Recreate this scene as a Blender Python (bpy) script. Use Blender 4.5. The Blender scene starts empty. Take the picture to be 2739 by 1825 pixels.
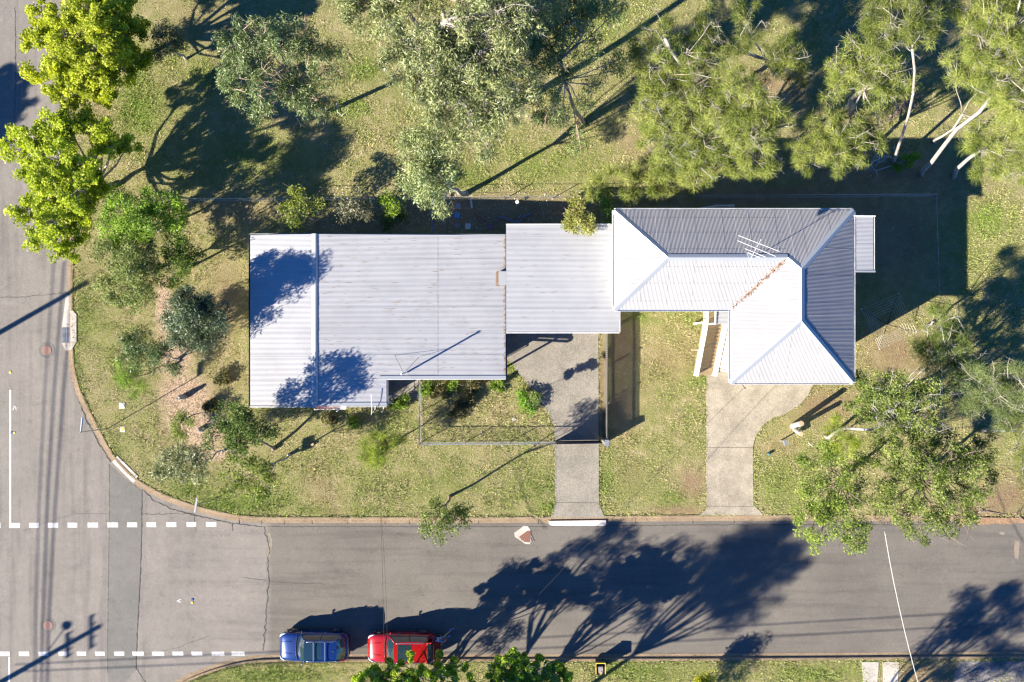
import bpy, math, random
import numpy as np
from mathutils import Vector, Matrix
R = math.radians
random.seed(7)
scene = bpy.context.scene
col = scene.collection

# ------------------------------------------------------------------ camera, light
CAM_H = 52.0            # metres above the road
PPM = 41.0              # photo pixels per metre on the ground
cam_d = bpy.data.cameras.new('camera')
cam = bpy.data.objects.new('camera', cam_d); col.objects.link(cam)
cam.location = (0, 0, CAM_H); cam.rotation_euler = (0, 0, 0)
cam_d.sensor_width = 36.0; cam_d.lens = 36.0 * CAM_H / (2739 / PPM)
cam_d.clip_end = 2000
scene.camera = cam

SUN_EL, SUN_AZ = R(27.0), R(29.5)      # shadows run towards (cos AZ, sin AZ)
CA, SA = math.cos(SUN_AZ), math.sin(SUN_AZ)
COT = 1 / math.tan(SUN_EL)
world = bpy.data.worlds.new('World'); scene.world = world; world.use_nodes = True
wn = world.node_tree.nodes; wl = world.node_tree.links
sky = wn.new('ShaderNodeTexSky'); sky.sky_type = 'NISHITA'; sky.sun_disc = False
sky.sun_elevation = SUN_EL; sky.sun_rotation = math.atan2(-CA, -SA)
sky.air_density = 1.0; sky.dust_density = 0.0; sky.ozone_density = 6.0
bg = wn['Background']; bg.inputs['Strength'].default_value = 0.055
wb = wn.new('ShaderNodeMix'); wb.data_type = 'RGBA'; wb.blend_type = 'MULTIPLY'; wb.inputs[0].default_value = 1
wb.inputs[7].default_value = (.26, .67, 1.12, 1)      # the photograph's cool white balance in the shade
wl.new(sky.outputs[0], wb.inputs[6]); wl.new(wb.outputs[2], bg.inputs[0])
sun_d = bpy.data.lights.new('sun', 'SUN'); sun_d.energy = 5.0; sun_d.angle = R(0.53)
sun_d.color = (1.0, 0.92, 0.79)
sun = bpy.data.objects.new('sun', sun_d); col.objects.link(sun)
sdir = Vector((CA * math.cos(SUN_EL), SA * math.cos(SUN_EL), -math.sin(SUN_EL)))
sun.rotation_euler = sdir.to_track_quat('-Z', 'Y').to_euler()
sun.location = (-40, -25, 40)
vs = scene.view_settings
vs.view_transform = 'Standard'; vs.look = 'None'; vs.gamma = 1; vs.use_curve_mapping = False
vs.exposure = 1.75

# ------------------------------------------------------------------ helpers
def W(px, py, h=0.0):
    """ground plan position (metres) of what the photo shows at px,py, h metres up"""
    k = (1 - h / CAM_H) / PPM
    return Vector(((px - 1369.5) * k, (912.5 - py) * k, h))
def SH(px, py, h):
    """position h metres up whose shadow falls on the ground at px,py"""
    g = W(px, py)
    return Vector((g.x - h * COT * CA, g.y - h * COT * SA, h))

def tag(o, label=None, cat=None, group=None, kind=None):
    if label: o['label'] = label
    if cat: o['category'] = cat
    if group: o['group'] = group
    if kind: o['kind'] = kind
    return o
ORIG = {}
def thing(name, loc, label, cat, group=None):
    o = bpy.data.objects.new(name, None); col.objects.link(o)
    o.location = loc; o.empty_display_size = 0.3
    ORIG[o.name] = Vector(loc)
    return tag(o, label, cat, group)

class MB:
    def __init__(s): s.v = []; s.f = []
    def add(s, vs, fs):
        n = len(s.v); s.v += [tuple(v) for v in vs]; s.f += [tuple(i + n for i in f) for f in fs]; return s
    def box(s, c, d, rz=0.0, M=None):
        x, y, z = d[0] / 2, d[1] / 2, d[2] / 2
        vs = [Vector((a * x, b * y, e * z)) for a in (-1, 1) for b in (-1, 1) for e in (-1, 1)]
        m = M if M else Matrix.Rotation(rz, 3, 'Z')
        vs = [m @ v + Vector(c) for v in vs]
        return s.add(vs, [(0, 1, 3, 2), (4, 6, 7, 5), (0, 4, 5, 1), (2, 3, 7, 6), (0, 2, 6, 4), (1, 5, 7, 3)])
    def bar(s, a, b, w, t, up=(0, 0, 1)):
        a, b = Vector(a), Vector(b); d = b - a; L = d.length; d.normalize()
        u = Vector(up); sd = d.cross(u)
        if sd.length < 1e-4: sd = Vector((1, 0, 0))
        sd.normalize(); u = sd.cross(d)
        M = Matrix((d, sd, u)).transposed()
        return s.box((a + b) / 2, (L, w, t), M=M)
    def tube(s, pts, rad, n=6, cap=True):
        pts = [Vector(p) for p in pts]; k = len(pts)
        if not hasattr(rad, '__len__'): rad = [rad] * k
        base = len(s.v); pu = None
        for i, p in enumerate(pts):
            d = (pts[min(i + 1, k - 1)] - pts[max(i - 1, 0)])
            if d.length < 1e-6: d = Vector((0, 0, 1))
            d.normalize()
            if pu is None:
                pu = d.orthogonal().normalized()
            u = pu - d * pu.dot(d)
            u = u.normalized() if u.length > 1e-5 else d.orthogonal().normalized()
            pu = u; w = d.cross(u)
            for j in range(n):
                a = 2 * math.pi * j / n
                s.v.append(tuple(p + (u * math.cos(a) + w * math.sin(a)) * rad[i]))
        for i in range(k - 1):
            for j in range(n):
                a = base + i * n + j; b = base + i * n + (j + 1) % n
                s.f.append((a, b, b + n, a + n))
        if cap:
            s.f.append(tuple(base + j for j in reversed(range(n))))
            s.f.append(tuple(base + (k - 1) * n + j for j in range(n)))
        return s
    def lathe(s, c, prof, n=16, M=None):
        """prof: list of (r,z)"""
        base = len(s.v); c = Vector(c)
        for r, z in prof:
            for j in range(n):
                a = 2 * math.pi * j / n
                v = Vector((r * math.cos(a), r * math.sin(a), z))
                s.v.append(tuple(c + (M @ v if M else v)))
        for i in range(len(prof) - 1):
            for j in range(n):
                a = base + i * n + j; b = base + i * n + (j + 1) % n
                s.f.append((a, b, b + n, a + n))
        s.f.append(tuple(base + j for j in reversed(range(n))))
        s.f.append(tuple(base + (len(prof) - 1) * n + j for j in range(n)))
        return s
    def prism(s, poly, z0, z1):
        n = len(poly)
        a = sum(poly[i][0] * poly[(i + 1) % n][1] - poly[(i + 1) % n][0] * poly[i][1] for i in range(n))
        if a < 0: poly = poly[::-1]
        vs = [(p[0], p[1], z0) for p in poly] + [(p[0], p[1], z1) for p in poly]
        fs = [tuple(range(n - 1, -1, -1)), tuple(range(n, 2 * n))]
        fs += [(i, (i + 1) % n, (i + 1) % n + n, i + n) for i in range(n)]
        return s.add(vs, fs)
    def build(s, name, m, parent=None, smooth=False, sub=0):
        me = bpy.data.meshes.new(name)
        v = s.v
        if parent is not None:
            p = parent; o0 = ORIG[p.name]
            v = [(a[0] - o0.x, a[1] - o0.y, a[2] - o0.z) for a in v]
        me.from_pydata(v, [], s.f); me.validate(); me.update()
        o = bpy.data.objects.new(name, me); col.objects.link(o)
        if m: me.materials.append(m)
        if parent is not None:
            o.parent = parent; ORIG[o.name] = ORIG[parent.name]
        else: ORIG[o.name] = Vector((0, 0, 0))
        if smooth:
            me.polygons.foreach_set('use_smooth', [True] * len(me.polygons))
        if sub:
            md = o.modifiers.new('smooth', 'SUBSURF'); md.levels = sub; md.render_levels = sub
        return o

def inpoly(X, Y, poly):
    ins = np.zeros(X.shape, bool); n = len(poly)
    for i in range(n):
        x1, y1 = poly[i][:2]; x2, y2 = poly[(i + 1) % n][:2]
        if y1 == y2: continue
        c = ((y1 > Y) != (y2 > Y)) & (X < (x2 - x1) * (Y - y1) / (y2 - y1) + x1)
        ins ^= c
    return ins
def distline(X, Y, pts):
    D = np.full(X.shape, 1e9)
    for i in range(len(pts) - 1):
        ax, ay = pts[i][:2]; bx, by = pts[i + 1][:2]
        dx, dy = bx - ax, by - ay; L = dx * dx + dy * dy + 1e-12
        t = np.clip(((X - ax) * dx + (Y - ay) * dy) / L, 0, 1)
        D = np.minimum(D, np.hypot(X - ax - t * dx, Y - ay - t * dy))
    return D
def smoothpts(pts, it=2):
    """Chaikin, keeps the ends"""
    for _ in range(it):
        q = [pts[0]]
        for a, b in zip(pts[:-1], pts[1:]):
            q.append((a[0] * .75 + b[0] * .25, a[1] * .75 + b[1] * .25)); q.append((a[0] * .25 + b[0] * .75, a[1] * .25 + b[1] * .75))
        q.append(pts[-1]); pts = q
    return pts
def P2(l, h=0): return [tuple(W(x, y, h))[:2] for x, y in l]

# ------------------------------------------------------------------ materials
def mat(name, rgb, rough=.6, metal=0.0, spec=.5, coat=0, var=None, vscale=4, bump=0, bscale=30, noise_rgb=None, fac=.5, detail=6):
    m = bpy.data.materials.new(name); m.use_nodes = True
    nt = m.node_tree; b = nt.nodes['Principled BSDF']
    b.inputs['Base Color'].default_value = (*rgb, 1); b.inputs['Roughness'].default_value = rough
    b.inputs['Metallic'].default_value = metal; b.inputs['Specular IOR Level'].default_value = spec
    b.inputs['Coat Weight'].default_value = coat
    if noise_rgb:
        ge = nt.nodes.new('ShaderNodeNewGeometry')
        n = nt.nodes.new('ShaderNodeTexNoise'); n.inputs['Scale'].default_value = vscale; n.inputs['Detail'].default_value = detail
        n.inputs['Roughness'].default_value = .65
        nt.links.new(ge.outputs['Position'], n.inputs['Vector'])
        cr = nt.nodes.new('ShaderNodeMapRange'); cr.inputs[1].default_value = .5 - fac * .4; cr.inputs[2].default_value = .5 + fac * .4
        nt.links.new(n.outputs[0], cr.inputs[0])
        mx = nt.nodes.new('ShaderNodeMix'); mx.data_type = 'RGBA'
        mx.inputs[6].default_value = (*rgb, 1); mx.inputs[7].default_value = (*noise_rgb, 1)
        nt.links.new(cr.outputs[0], mx.inputs[0]); nt.links.new(mx.outputs[2], b.inputs['Base Color'])
    if bump:
        ge = nt.nodes.new('ShaderNodeNewGeometry')
        n = nt.nodes.new('ShaderNodeTexNoise'); n.inputs['Scale'].default_value = bscale; n.inputs['Detail'].default_value = 5
        nt.links.new(ge.outputs['Position'], n.inputs['Vector'])
        bu = nt.nodes.new('ShaderNodeBump'); bu.inputs['Strength'].default_value = bump; bu.inputs['Distance'].default_value = .05
        nt.links.new(n.outputs[0], bu.inputs['Height']); nt.links.new(bu.outputs[0], b.inputs['Normal'])
    return m

class NT:
    """tiny node-graph helper"""
    def __init__(s, m): s.nt = m.node_tree; s.N = s.nt.nodes; s.L = s.nt.links
    def n(s, t, **kw):
        o = s.N.new(t)
        for k, v in kw.items(): setattr(o, k, v)
        return o
    def set(s, sock, v):
        if hasattr(v, 'is_output'): s.L.new(v, sock)
        elif hasattr(v, '__len__') and len(v) == 3 and sock.type == 'RGBA': sock.default_value = (*v, 1)
        else: sock.default_value = v
    def noise(s, vec, scale, detail=4, rough=.6, out=0):
        o = s.n('ShaderNodeTexNoise'); s.L.new(vec, o.inputs['Vector']); o.inputs['Scale'].default_value = scale
        o.inputs['Detail'].default_value = detail; o.inputs['Roughness'].default_value = rough; return o.outputs[out]
    def vor(s, vec, scale, feat='F1', out=0):
        o = s.n('ShaderNodeTexVoronoi', feature=feat); s.L.new(vec, o.inputs['Vector']); o.inputs['Scale'].default_value = scale; return o.outputs[out]
    def rng(s, v, a, b, c=0., d=1.):
        o = s.n('ShaderNodeMapRange'); s.set(o.inputs[0], v)
        for i, q in enumerate((a, b, c, d)): o.inputs[i + 1].default_value = q
        return o.outputs[0]
    def math(s, op, a, b=0., clamp=False):
        o = s.n('ShaderNodeMath', operation=op); o.use_clamp = clamp; s.set(o.inputs[0], a); s.set(o.inputs[1], b); return o.outputs[0]
    def mix(s, f, a, b, blend='MIX'):
        o = s.n('ShaderNodeMix', data_type='RGBA', blend_type=blend); s.set(o.inputs[0], f); s.set(o.inputs[6], a); s.set(o.inputs[7], b); return o.outputs[2]
    def attr(s, name): return s.n('ShaderNodeAttribute', attribute_name=name).outputs['Fac']
    def pos(s): return s.n('ShaderNodeNewGeometry').outputs['Position']

def new_mat(name):
    m = bpy.data.materials.new(name); m.use_nodes = True; return m, NT(m), m.node_tree.nodes['Principled BSDF']

def ground_colour(g, pos):
    """turf colour shared by the soil sheet and by the blades"""
    green, dirt, mulch = g.attr('green'), g.attr('dirt'), g.attr('mulch')
    n1 = g.noise(pos, .28, 5, .6); n2 = g.noise(pos, 1.7, 5, .65); n3 = g.noise(pos, 9, 4, .7)
    mixn = g.math('ADD', g.math('MULTIPLY', n1, .5), g.math('MULTIPLY', n2, .5))
    k = g.math('ADD', g.rng(mixn, .36, .64), g.math('MULTIPLY', green, .9), True)
    dry = g.mix(g.rng(n2, .35, .65), (.54, .475, .275), (.39, .375, .175))
    lush = g.mix(g.rng(n3, .3, .7), (.27, .32, .10), (.38, .41, .15))
    c = g.mix(g.rng(k, .25, 1.0, .12, .9), dry, lush)
    vivid = g.mix(g.rng(n3, .3, .7), (.19, .30, .05), (.28, .38, .08))
    c = g.mix(g.math('MULTIPLY', g.rng(green, .35, .95), g.rng(n2, .35, .6)), c, vivid)
    d = g.mix(g.rng(n3, .3, .7), (.46, .345, .225), (.33, .24, .15))
    c = g.mix(g.math('MULTIPLY', g.rng(dirt, .1, .8), g.rng(n2, .3, .6, .4, 1.)), c, d)
    return c, mulch, n3
# turf / soil
M = {}
m, g, b = new_mat('turf_soil')
pos = g.pos(); c, mulch, n3 = ground_colour(g, pos)
fine = g.noise(pos, 38, 4, .7)
c = g.mix(g.rng(fine, .3, .72), g.mix(1., c, (.38, .34, .30), 'MULTIPLY'), g.mix(1., c, (1.0, .97, .93), 'MULTIPLY'))
chips = g.vor(pos, 16, out=1)
bw = g.n('ShaderNodeRGBToBW'); g.L.new(chips, bw.inputs[0])
ch = g.mix(g.rng(bw.outputs[0], .2, .8), (.56, .42, .29), (.22, .155, .105))
c = g.mix(mulch, c, ch)
g.L.new(c, b.inputs['Base Color']); b.inputs['Roughness'].default_value = 1; b.inputs['Specular IOR Level'].default_value = .1
bu = g.n('ShaderNodeBump'); bu.inputs['Strength'].default_value = 1; bu.inputs['Distance'].default_value = .1
hh = g.math('ADD', g.noise(pos, 14, 4, .7), g.math('MULTIPLY', fine, .5)); g.L.new(hh, bu.inputs['Height']); g.L.new(bu.outputs[0], b.inputs['Normal'])
M['soil'] = m
# grass blades
m, g, b = new_mat('grass_blades')
pos = g.pos(); c, mulch, n3 = ground_colour(g, pos)
t = g.attr('tint')
c = g.mix(t, g.mix(1., c, (.75, .8, .6), 'MULTIPLY'), g.mix(1., c, (1.14, 1.14, 1.08), 'MULTIPLY'))
g.L.new(c, b.inputs['Base Color']); b.inputs['Roughness'].default_value = .8; b.inputs['Specular IOR Level'].default_value = .15
M['grass'] = m

# asphalt
def asphalt(name, a, bcol, crack=1.0, streak=True, east=None):
    m, g, b = new_mat(name); pos = g.pos()
    n1 = g.noise(pos, .25, 5, .6); n2 = g.noise(pos, 2.2, 5, .65)
    sp = g.noise(pos, 45, 3, .8); sp2 = g.vor(pos, 60, out=1)
    c = g.mix(g.rng(g.math('ADD', g.math('MULTIPLY', n1, .6), g.math('MULTIPLY', n2, .4)), .38, .62), a, bcol)
    if east:      # later resurfacing east of the long transverse crack
        s0 = g.n('ShaderNodeSeparateXYZ'); g.L.new(pos, s0.inputs[0])
        c = g.mix(g.rng(s0.outputs[0], W(712, 0).x - .05, W(718, 0).x + .25), c, g.mix(g.rng(n1, .38, .62), east[0], east[1]))
    bw = g.n('ShaderNodeRGBToBW'); g.L.new(sp2, bw.inputs[0])
    c = g.mix(g.rng(bw.outputs[0], .2, .8, 0, .8), c, g.mix(1., c, (1.7, 1.7, 1.66), 'MULTIPLY'))
    c = g.mix(g.rng(sp, .45, .7, 0, .75), c, g.mix(1., c, (.5, .5, .51), 'MULTIPLY'))
    blot = g.noise(pos, .9, 6, .75); c = g.mix(g.rng(blot, .56, .72, 0, .55), c, g.mix(1., c, (.62, .61, .62), 'MULTIPLY')); c = g.mix(g.rng(g.noise(pos, 1.3, 5, .7), .55, .72, 0, .5), c, g.mix(1., c, (1.3, 1.28, 1.24), 'MULTIPLY'))
    if streak:
        mp = g.n('ShaderNodeMapping'); g.L.new(pos, mp.inputs[0]); mp.inputs['Scale'].default_value = (.10, 1.3, 1)
        sx = g.n('ShaderNodeSeparateXYZ'); g.L.new(pos, sx.inputs[0])
        st = g.noise(mp.outputs[0], 1.0, 4, .6)
        mp2 = g.n('ShaderNodeMapping'); g.L.new(pos, mp2.inputs[0]); mp2.inputs['Scale'].default_value = (1.6, .09, 1)
        st2 = g.noise(mp2.outputs[0], 1.0, 4, .6)
        left = g.rng(sx.outputs[0], -24, -19)
        f = g.n('ShaderNodeMix', data_type='FLOAT'); g.set(f.inputs[0], left); g.set(f.inputs[2], st2); g.set(f.inputs[3], st)
        c = g.mix(g.rng(f.outputs[0], .48, .68, 0, .8), c, g.mix(1., c, (.72, .71, .73), 'MULTIPLY'))
    # crazed areas
    wv = g.n('ShaderNodeVectorMath', operation='ADD'); g.L.new(pos, wv.inputs[0])
    nn = g.n('ShaderNodeTexNoise'); g.L.new(pos, nn.inputs['Vector']); nn.inputs['Scale'].default_value = 3
    g.L.new(nn.outputs['Color'], wv.inputs[1])
    vd = g.vor(wv.outputs[0], 2.3, 'DISTANCE_TO_EDGE'); vd2 = g.vor(wv.outputs[0], .45, 'DISTANCE_TO_EDGE')
    cr = g.math('MULTIPLY', g.rng(vd, 0, .022, 1, 0), g.rng(g.noise(pos, .22, 3), .52, .64))
    cr2 = g.math('MULTIPLY', g.rng(vd2, 0, .006, 1, 0), g.rng(g.noise(pos, .4, 3), .5, .58))
    cc = g.math('MULTIPLY', g.math('ADD', cr, cr2, True), .6 * crack)
    c = g.mix(cc, c, (.05, .048, .045))
    g.L.new(c, b.inputs['Base Color']); b.inputs['Roughness'].default_value = .9; b.inputs['Specular IOR Level'].default_value = .25
    bu = g.n('ShaderNodeBump'); bu.inputs['Strength'].default_value = .35; bu.inputs['Distance'].default_value = .015
    g.L.new(sp, bu.inputs['Height']); g.L.new(bu.outputs[0], b.inputs['Normal'])
    return m
M['asphalt'] = asphalt('weathered_asphalt', (.192, .172, .150), (.152, .138, .122), east=((.135, .121, .103), (.112, .101, .087)))
M['patch'] = asphalt('patched_asphalt', (.140, .133, .118), (.112, .108, .097), .4, False)
def concrete(name, a, bcol, agg=0.5, stain=(.5, .42, .33)):
    m, g, b = new_mat(name); pos = g.pos()
    n1 = g.noise(pos, .8, 5, .65); sp = g.vor(pos, 26, out=1); n3 = g.noise(pos, 5, 5, .7)
    bw = g.n('ShaderNodeRGBToBW'); g.L.new(sp, bw.inputs[0])
    c = g.mix(g.rng(n1, .38, .62), a, bcol)
    c = g.mix(g.rng(bw.outputs[0], .15, .85, 0, agg), c, g.mix(1., c, (.45, .43, .4), 'MULTIPLY'))
    c = g.mix(g.rng(n3, .5, .72, 0, .6), c, g.mix(1., c, stain, 'MULTIPLY'))
    g.L.new(c, b.inputs['Base Color']); b.inputs['Roughness'].default_value = .9; b.inputs['Specular IOR Level'].default_value = .2
    bu = g.n('ShaderNodeBump'); bu.inputs['Strength'].default_value = .3; bu.inputs['Distance'].default_value = .01
    g.L.new(sp, bu.inputs['Height']); g.L.new(bu.outputs[0], b.inputs['Normal'])
    return m
M['drive'] = concrete('exposed_aggregate', (.33, .30, .25), (.26, .24, .20), .7, (.8, .76, .7))
M['drive2'] = concrete('worn_aggregate', (.42, .37, .29), (.31, .275, .215), .6, (.78, .74, .68))
M['kerb'] = concrete('kerb_concrete', (.31, .235, .155), (.24, .18, .12), .4, (.6, .5, .38))
M['conc'] = concrete('clean_concrete', (.50, .46, .41), (.42, .38, .33), .2, (.8, .75, .68))
M['whiteconc'] = concrete('new_concrete', (.62, .57, .52), (.55, .5, .46), .15, (.85, .8, .75))

def roofmat(name, base, worn=.3, rust=0.0, rough=.42, metal=.25):
    m, g, b = new_mat(name); pos = g.pos()
    oi = g.n('ShaderNodeObjectInfo')
    n1 = g.noise(pos, .7, 5, .6); n2 = g.noise(pos, 14, 5, .75)
    c = g.mix(g.rng(oi.outputs['Random'], 0, 1, 0, .35), base, g.mix(1., base, (.86, .86, .88), 'MULTIPLY'))
    c = g.mix(g.rng(n1, .42, .7, 0, worn), c, g.mix(1., c, (.76, .76, .77), 'MULTIPLY'))
    c = g.mix(g.rng(n2, .6, .72, 0, worn), c, g.mix(1., c, (.45, .40, .35), 'MULTIPLY'))
    if rust:
        c = g.mix(g.math('MULTIPLY', g.rng(g.noise(pos, .5, 3), .55, .7), g.rng(n2, .5, .75, 0, rust)), c, (.35, .17, .07))
    g.L.new(c, b.inputs['Base Color']); b.inputs['Roughness'].default_value = rough; b.inputs['Metallic'].default_value = metal
    return m
M['roofA'] = roofmat('zinc_roofing', (.415, .415, .42), .45, .3)
M['roofC'] = roofmat('zinc_patio_roofing', (.40, .405, .415), .35, .15)
M['roofB'] = roofmat('pale_zinc_roofing', (.30, .295, .30), .45, .35, .6, .08)
M['flash'] = roofmat('zinc_flashing', (.37, .39, .41), .25, 0, .35)
M['gutter'] = mat('gutter_paint', (.52, .55, .60), .4, .1)
M['fascia'] = mat('white_fascia', (.7, .7, .7), .5, noise_rgb=(.55, .54, .52))
M['wallA'] = mat('cream_wall', (.55, .50, .42), .7, noise_rgb=(.45, .41, .34))
M['wallB'] = mat('pale_weatherboard', (.62, .62, .58), .7, noise_rgb=(.54, .53, .5))
M['glass'] = mat('dark_glass', (.02, .025, .03), .05, 0, .8)
M['white'] = mat('white_paint', (.80, .79, .76), .5, noise_rgb=(.66, .64, .6), vscale=8)
M['line'] = mat('road_paint', (.70, .685, .66), .7, noise_rgb=(.26, .25, .235), vscale=13, fac=.42, detail=10)
M['steel'] = mat('galvanised_steel', (.42, .44, .47), .4, .6, noise_rgb=(.34, .36, .38))
M['darksteel'] = mat('dark_steel', (.045, .05, .055), .5, .3)
M['black'] = mat('black_rubber', (.018, .018, .02), .7)
M['wire'] = mat('black_wire', (.03, .03, .03), .6)
M['lwire'] = mat('pale_wire', (.62, .60, .56), .5)
M['timber'] = mat('weathered_timber', (.30, .22, .12), .75, noise_rgb=(.15, .11, .06), vscale=14)
M['pole'] = mat('pole_timber', (.20, .15, .11), .85, noise_rgb=(.14, .11, .08), vscale=8)
M['rust'] = mat('rusty_iron', (.26, .11, .07), .8, .2, noise_rgb=(.17, .08, .05), vscale=30)
M['stone'] = mat('grey_boulder', (.30, .30, .29), .9, noise_rgb=(.19, .19, .18), vscale=9, bump=.6, bscale=12)
M['palestone'] = mat('pale_boulder', (.42, .38, .33), .9, noise_rgb=(.3, .27, .23), vscale=9, bump=.6, bscale=12)
M['brick'] = mat('old_brick', (.30, .16, .12), .85, noise_rgb=(.22, .13, .10), vscale=20)
M['crack'] = mat('bitumen_crack', (.045, .042, .038), .95)
M['crackdirt'] = mat('crack_debris', (.34, .28, .20), .95, noise_rgb=(.12, .1, .08), vscale=25)
def bark(name, a, c2, s=6): return mat(name, a, .85, noise_rgb=c2, vscale=s, bump=.5, bscale=18)
M['bark_white'] = bark('pale_gum_bark', (.42, .38, .33), (.24, .21, .18))
M['bark_grey'] = bark('grey_bark', (.42, .39, .35), (.26, .24, .21))
M['bark_brown'] = bark('brown_bark', (.27, .20, .15), (.17, .13, .10))
M['bark_pink'] = bark('pinkish_bark', (.50, .37, .27), (.36, .26, .19))
M['bark_dead'] = bark('dead_wood', (.56, .52, .48), (.4, .36, .32))

LEAFM = {}
def leafmat(name, lo, hi, trans=.35, rough=.5, gloss=.25):
    if name in LEAFM: return LEAFM[name]
    m = bpy.data.materials.new(name); m.use_nodes = True; g = NT(m); N = g.N
    b = N['Principled BSDF']; out = N['Material Output']
    t = g.attr('tint')
    c = g.mix(t, lo, hi)
    b.inputs['Roughness'].default_value = rough; b.inputs['Specular IOR Level'].default_value = gloss
    g.L.new(c, b.inputs['Base Color'])
    tr = g.n('ShaderNodeBsdfTranslucent')
    g.L.new(g.mix(1., c, (1.25, 1.35, .55), 'MULTIPLY'), tr.inputs[0])
    ms = g.n('ShaderNodeMixShader'); ms.inputs[0].default_value = trans
    g.L.new(b.outputs[0], ms.inputs[1]); g.L.new(tr.outputs[0], ms.inputs[2]); g.L.new(ms.outputs[0], out.inputs['Surface'])
    LEAFM[name] = m; return m

# ------------------------------------------------------------------ setting: kerb lines, ground, road
NBL = smoothpts([(203, -8000), (203, -400), (202, 0), (201, 330), (199, 600), (198, 769), (197, 860), (199, 945), (206, 1000), (220, 1050), (245, 1100), (270, 1150),
       (296, 1200), (330, 1245), (370, 1282), (420, 1311), (475, 1334), (526, 1351), (606, 1371), (650, 1378), (720, 1382), (1000, 1382), (1350, 1382),
       (1881, 1376), (2200, 1376), (2590, 1378), (2739, 1380), (11000, 1384)], 1)
SBL = smoothpts([(330, 9000), (330, 2100), (345, 2010), (380, 1930), (430, 1870), (497, 1825), (558, 1800), (638, 1777), (720, 1768), (900, 1768), (1350, 1768),
       (2000, 1766), (2700, 1760), (11000, 1757)], 1)
WBL = [(-165, -8000), (-165, 9000)]
nbl, sbl, wbl = P2(NBL), P2(SBL), P2(WBL)
NPOLY = nbl + [(400, 400), (nbl[0][0], 400)]
SPOLY = sbl + [(400, -400), (sbl[0][0], -400)]
WPOLY = [(wbl[0][0], 400), (wbl[0][0], -400), (-400, -400), (-400, 400)]
D1 = P2([(1340, 880), (1340, 950), (1372, 975), (1378, 988), (1400, 1014), (1425, 1048), (1450, 1078), (1470, 1110), (1480, 1140), (1483, 1170), (1484, 1345), (1476, 1383), (1617, 1383), (1602, 1347), (1601, 1180), (1600, 880)])
D2 = P2([(1888, 940), (1888, 1362), (1868, 1377), (2042, 1377), (2014, 1350), (2012, 1195), (2020, 1165), (2038, 1138), (2066, 1118), (2100, 1106), (2135, 1084), (2160, 1058), (2172, 1028), (2150, 940)])
PATIO = P2([(1036, 1000), (1036, 1066), (1120, 1066), (1120, 1000)])
A_PX = [(671, 628), (671, 1085), (1035, 1085), (1035, 1012), (1275, 1012), (1275, 628)]
FOOTA = P2(A_PX, 3)
FOOTB = [(6.4, 7.1), (6.4, 2.3), (13.1, 2.3), (13.1, -1.9), (19.3, -1.9), (19.3, 7.1)]
def signed(X, Y):
    dn = distline(X, Y, nbl); ds = distline(X, Y, sbl); dw = distline(X, Y, wbl)
    n, s, w = inpoly(X, Y, NPOLY), inpoly(X, Y, SPOLY), inpoly(X, Y, WPOLY)
    D = np.minimum(np.minimum(dn, ds), dw)
    return np.where(n | s | w, D, -D)
def blobs(X, Y, lst):
    v = np.zeros(X.shape)
    for x, y, rx, ry, w in lst:
        c = W(x, y); rx = rx / PPM; ry = ry / PPM
        q = ((X - c.x) / rx) ** 2 + ((Y - c.y) / ry) ** 2
        v = np.maximum(v, w * np.exp(-q * .9))
    return v
GREEN = [(380, 290, 70, 80, 1), (350, 200, 70, 60, .7), (470, 130, 60, 60, .6), (560, 190, 60, 60, .8), (230, 840, 45, 110, .55), (210, 1000, 20, 120, .6), (970, 190, 60, 35, .9), (940, 290, 55, 30, .9),
         (1250, 480, 90, 40, .75), (1450, 440, 130, 60, .65), (1600, 60, 120, 80, .6), (2640, 590, 80, 60, .9), (2600, 640, 60, 100, .4), (1870, 1010, 50, 40, .7), (1700, 850, 60, 20, .75), (1840, 850, 30, 20, .5),
         (650, 1345, 140, 32, .95), (520, 1310, 90, 30, .7), (860, 1365, 120, 20, .6), (1480, 1355, 60, 25, .85), (1420, 1300, 90, 60, .55), (1620, 1270, 30, 80, .6), (1180, 1290, 220, 60, .38),
         (1850, 1090, 40, 50, .4), (1790, 1340, 40, 40, .75), (2070, 1300, 90, 80, .55), (1680, 1300, 60, 60, .4), (2180, 1800, 150, 30, .7), (720, 1805, 160, 30, .85), (1700, 1795, 160, 35, .75), (880, 1250, 60, 40, .3),
         (1370, 960, 25, 40, .9), (1060, 1130, 60, 40, .5), (900, 1090, 100, 30, .35), (640, 430, 160, 60, .5), (1150, 1040, 60, 20, .7), (300, 1200, 60, 60, .35), (330, 980, 30, 60, .4), (2470, 640, 40, 40, .4), (2620, 1250, 60, 60, .3), (760, 1330, 60, 30, .6), (2440, 260, 80, 60, .3), (2350, 430, 60, 40, .4), (1100, 300, 60, 60, .2)]
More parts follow.
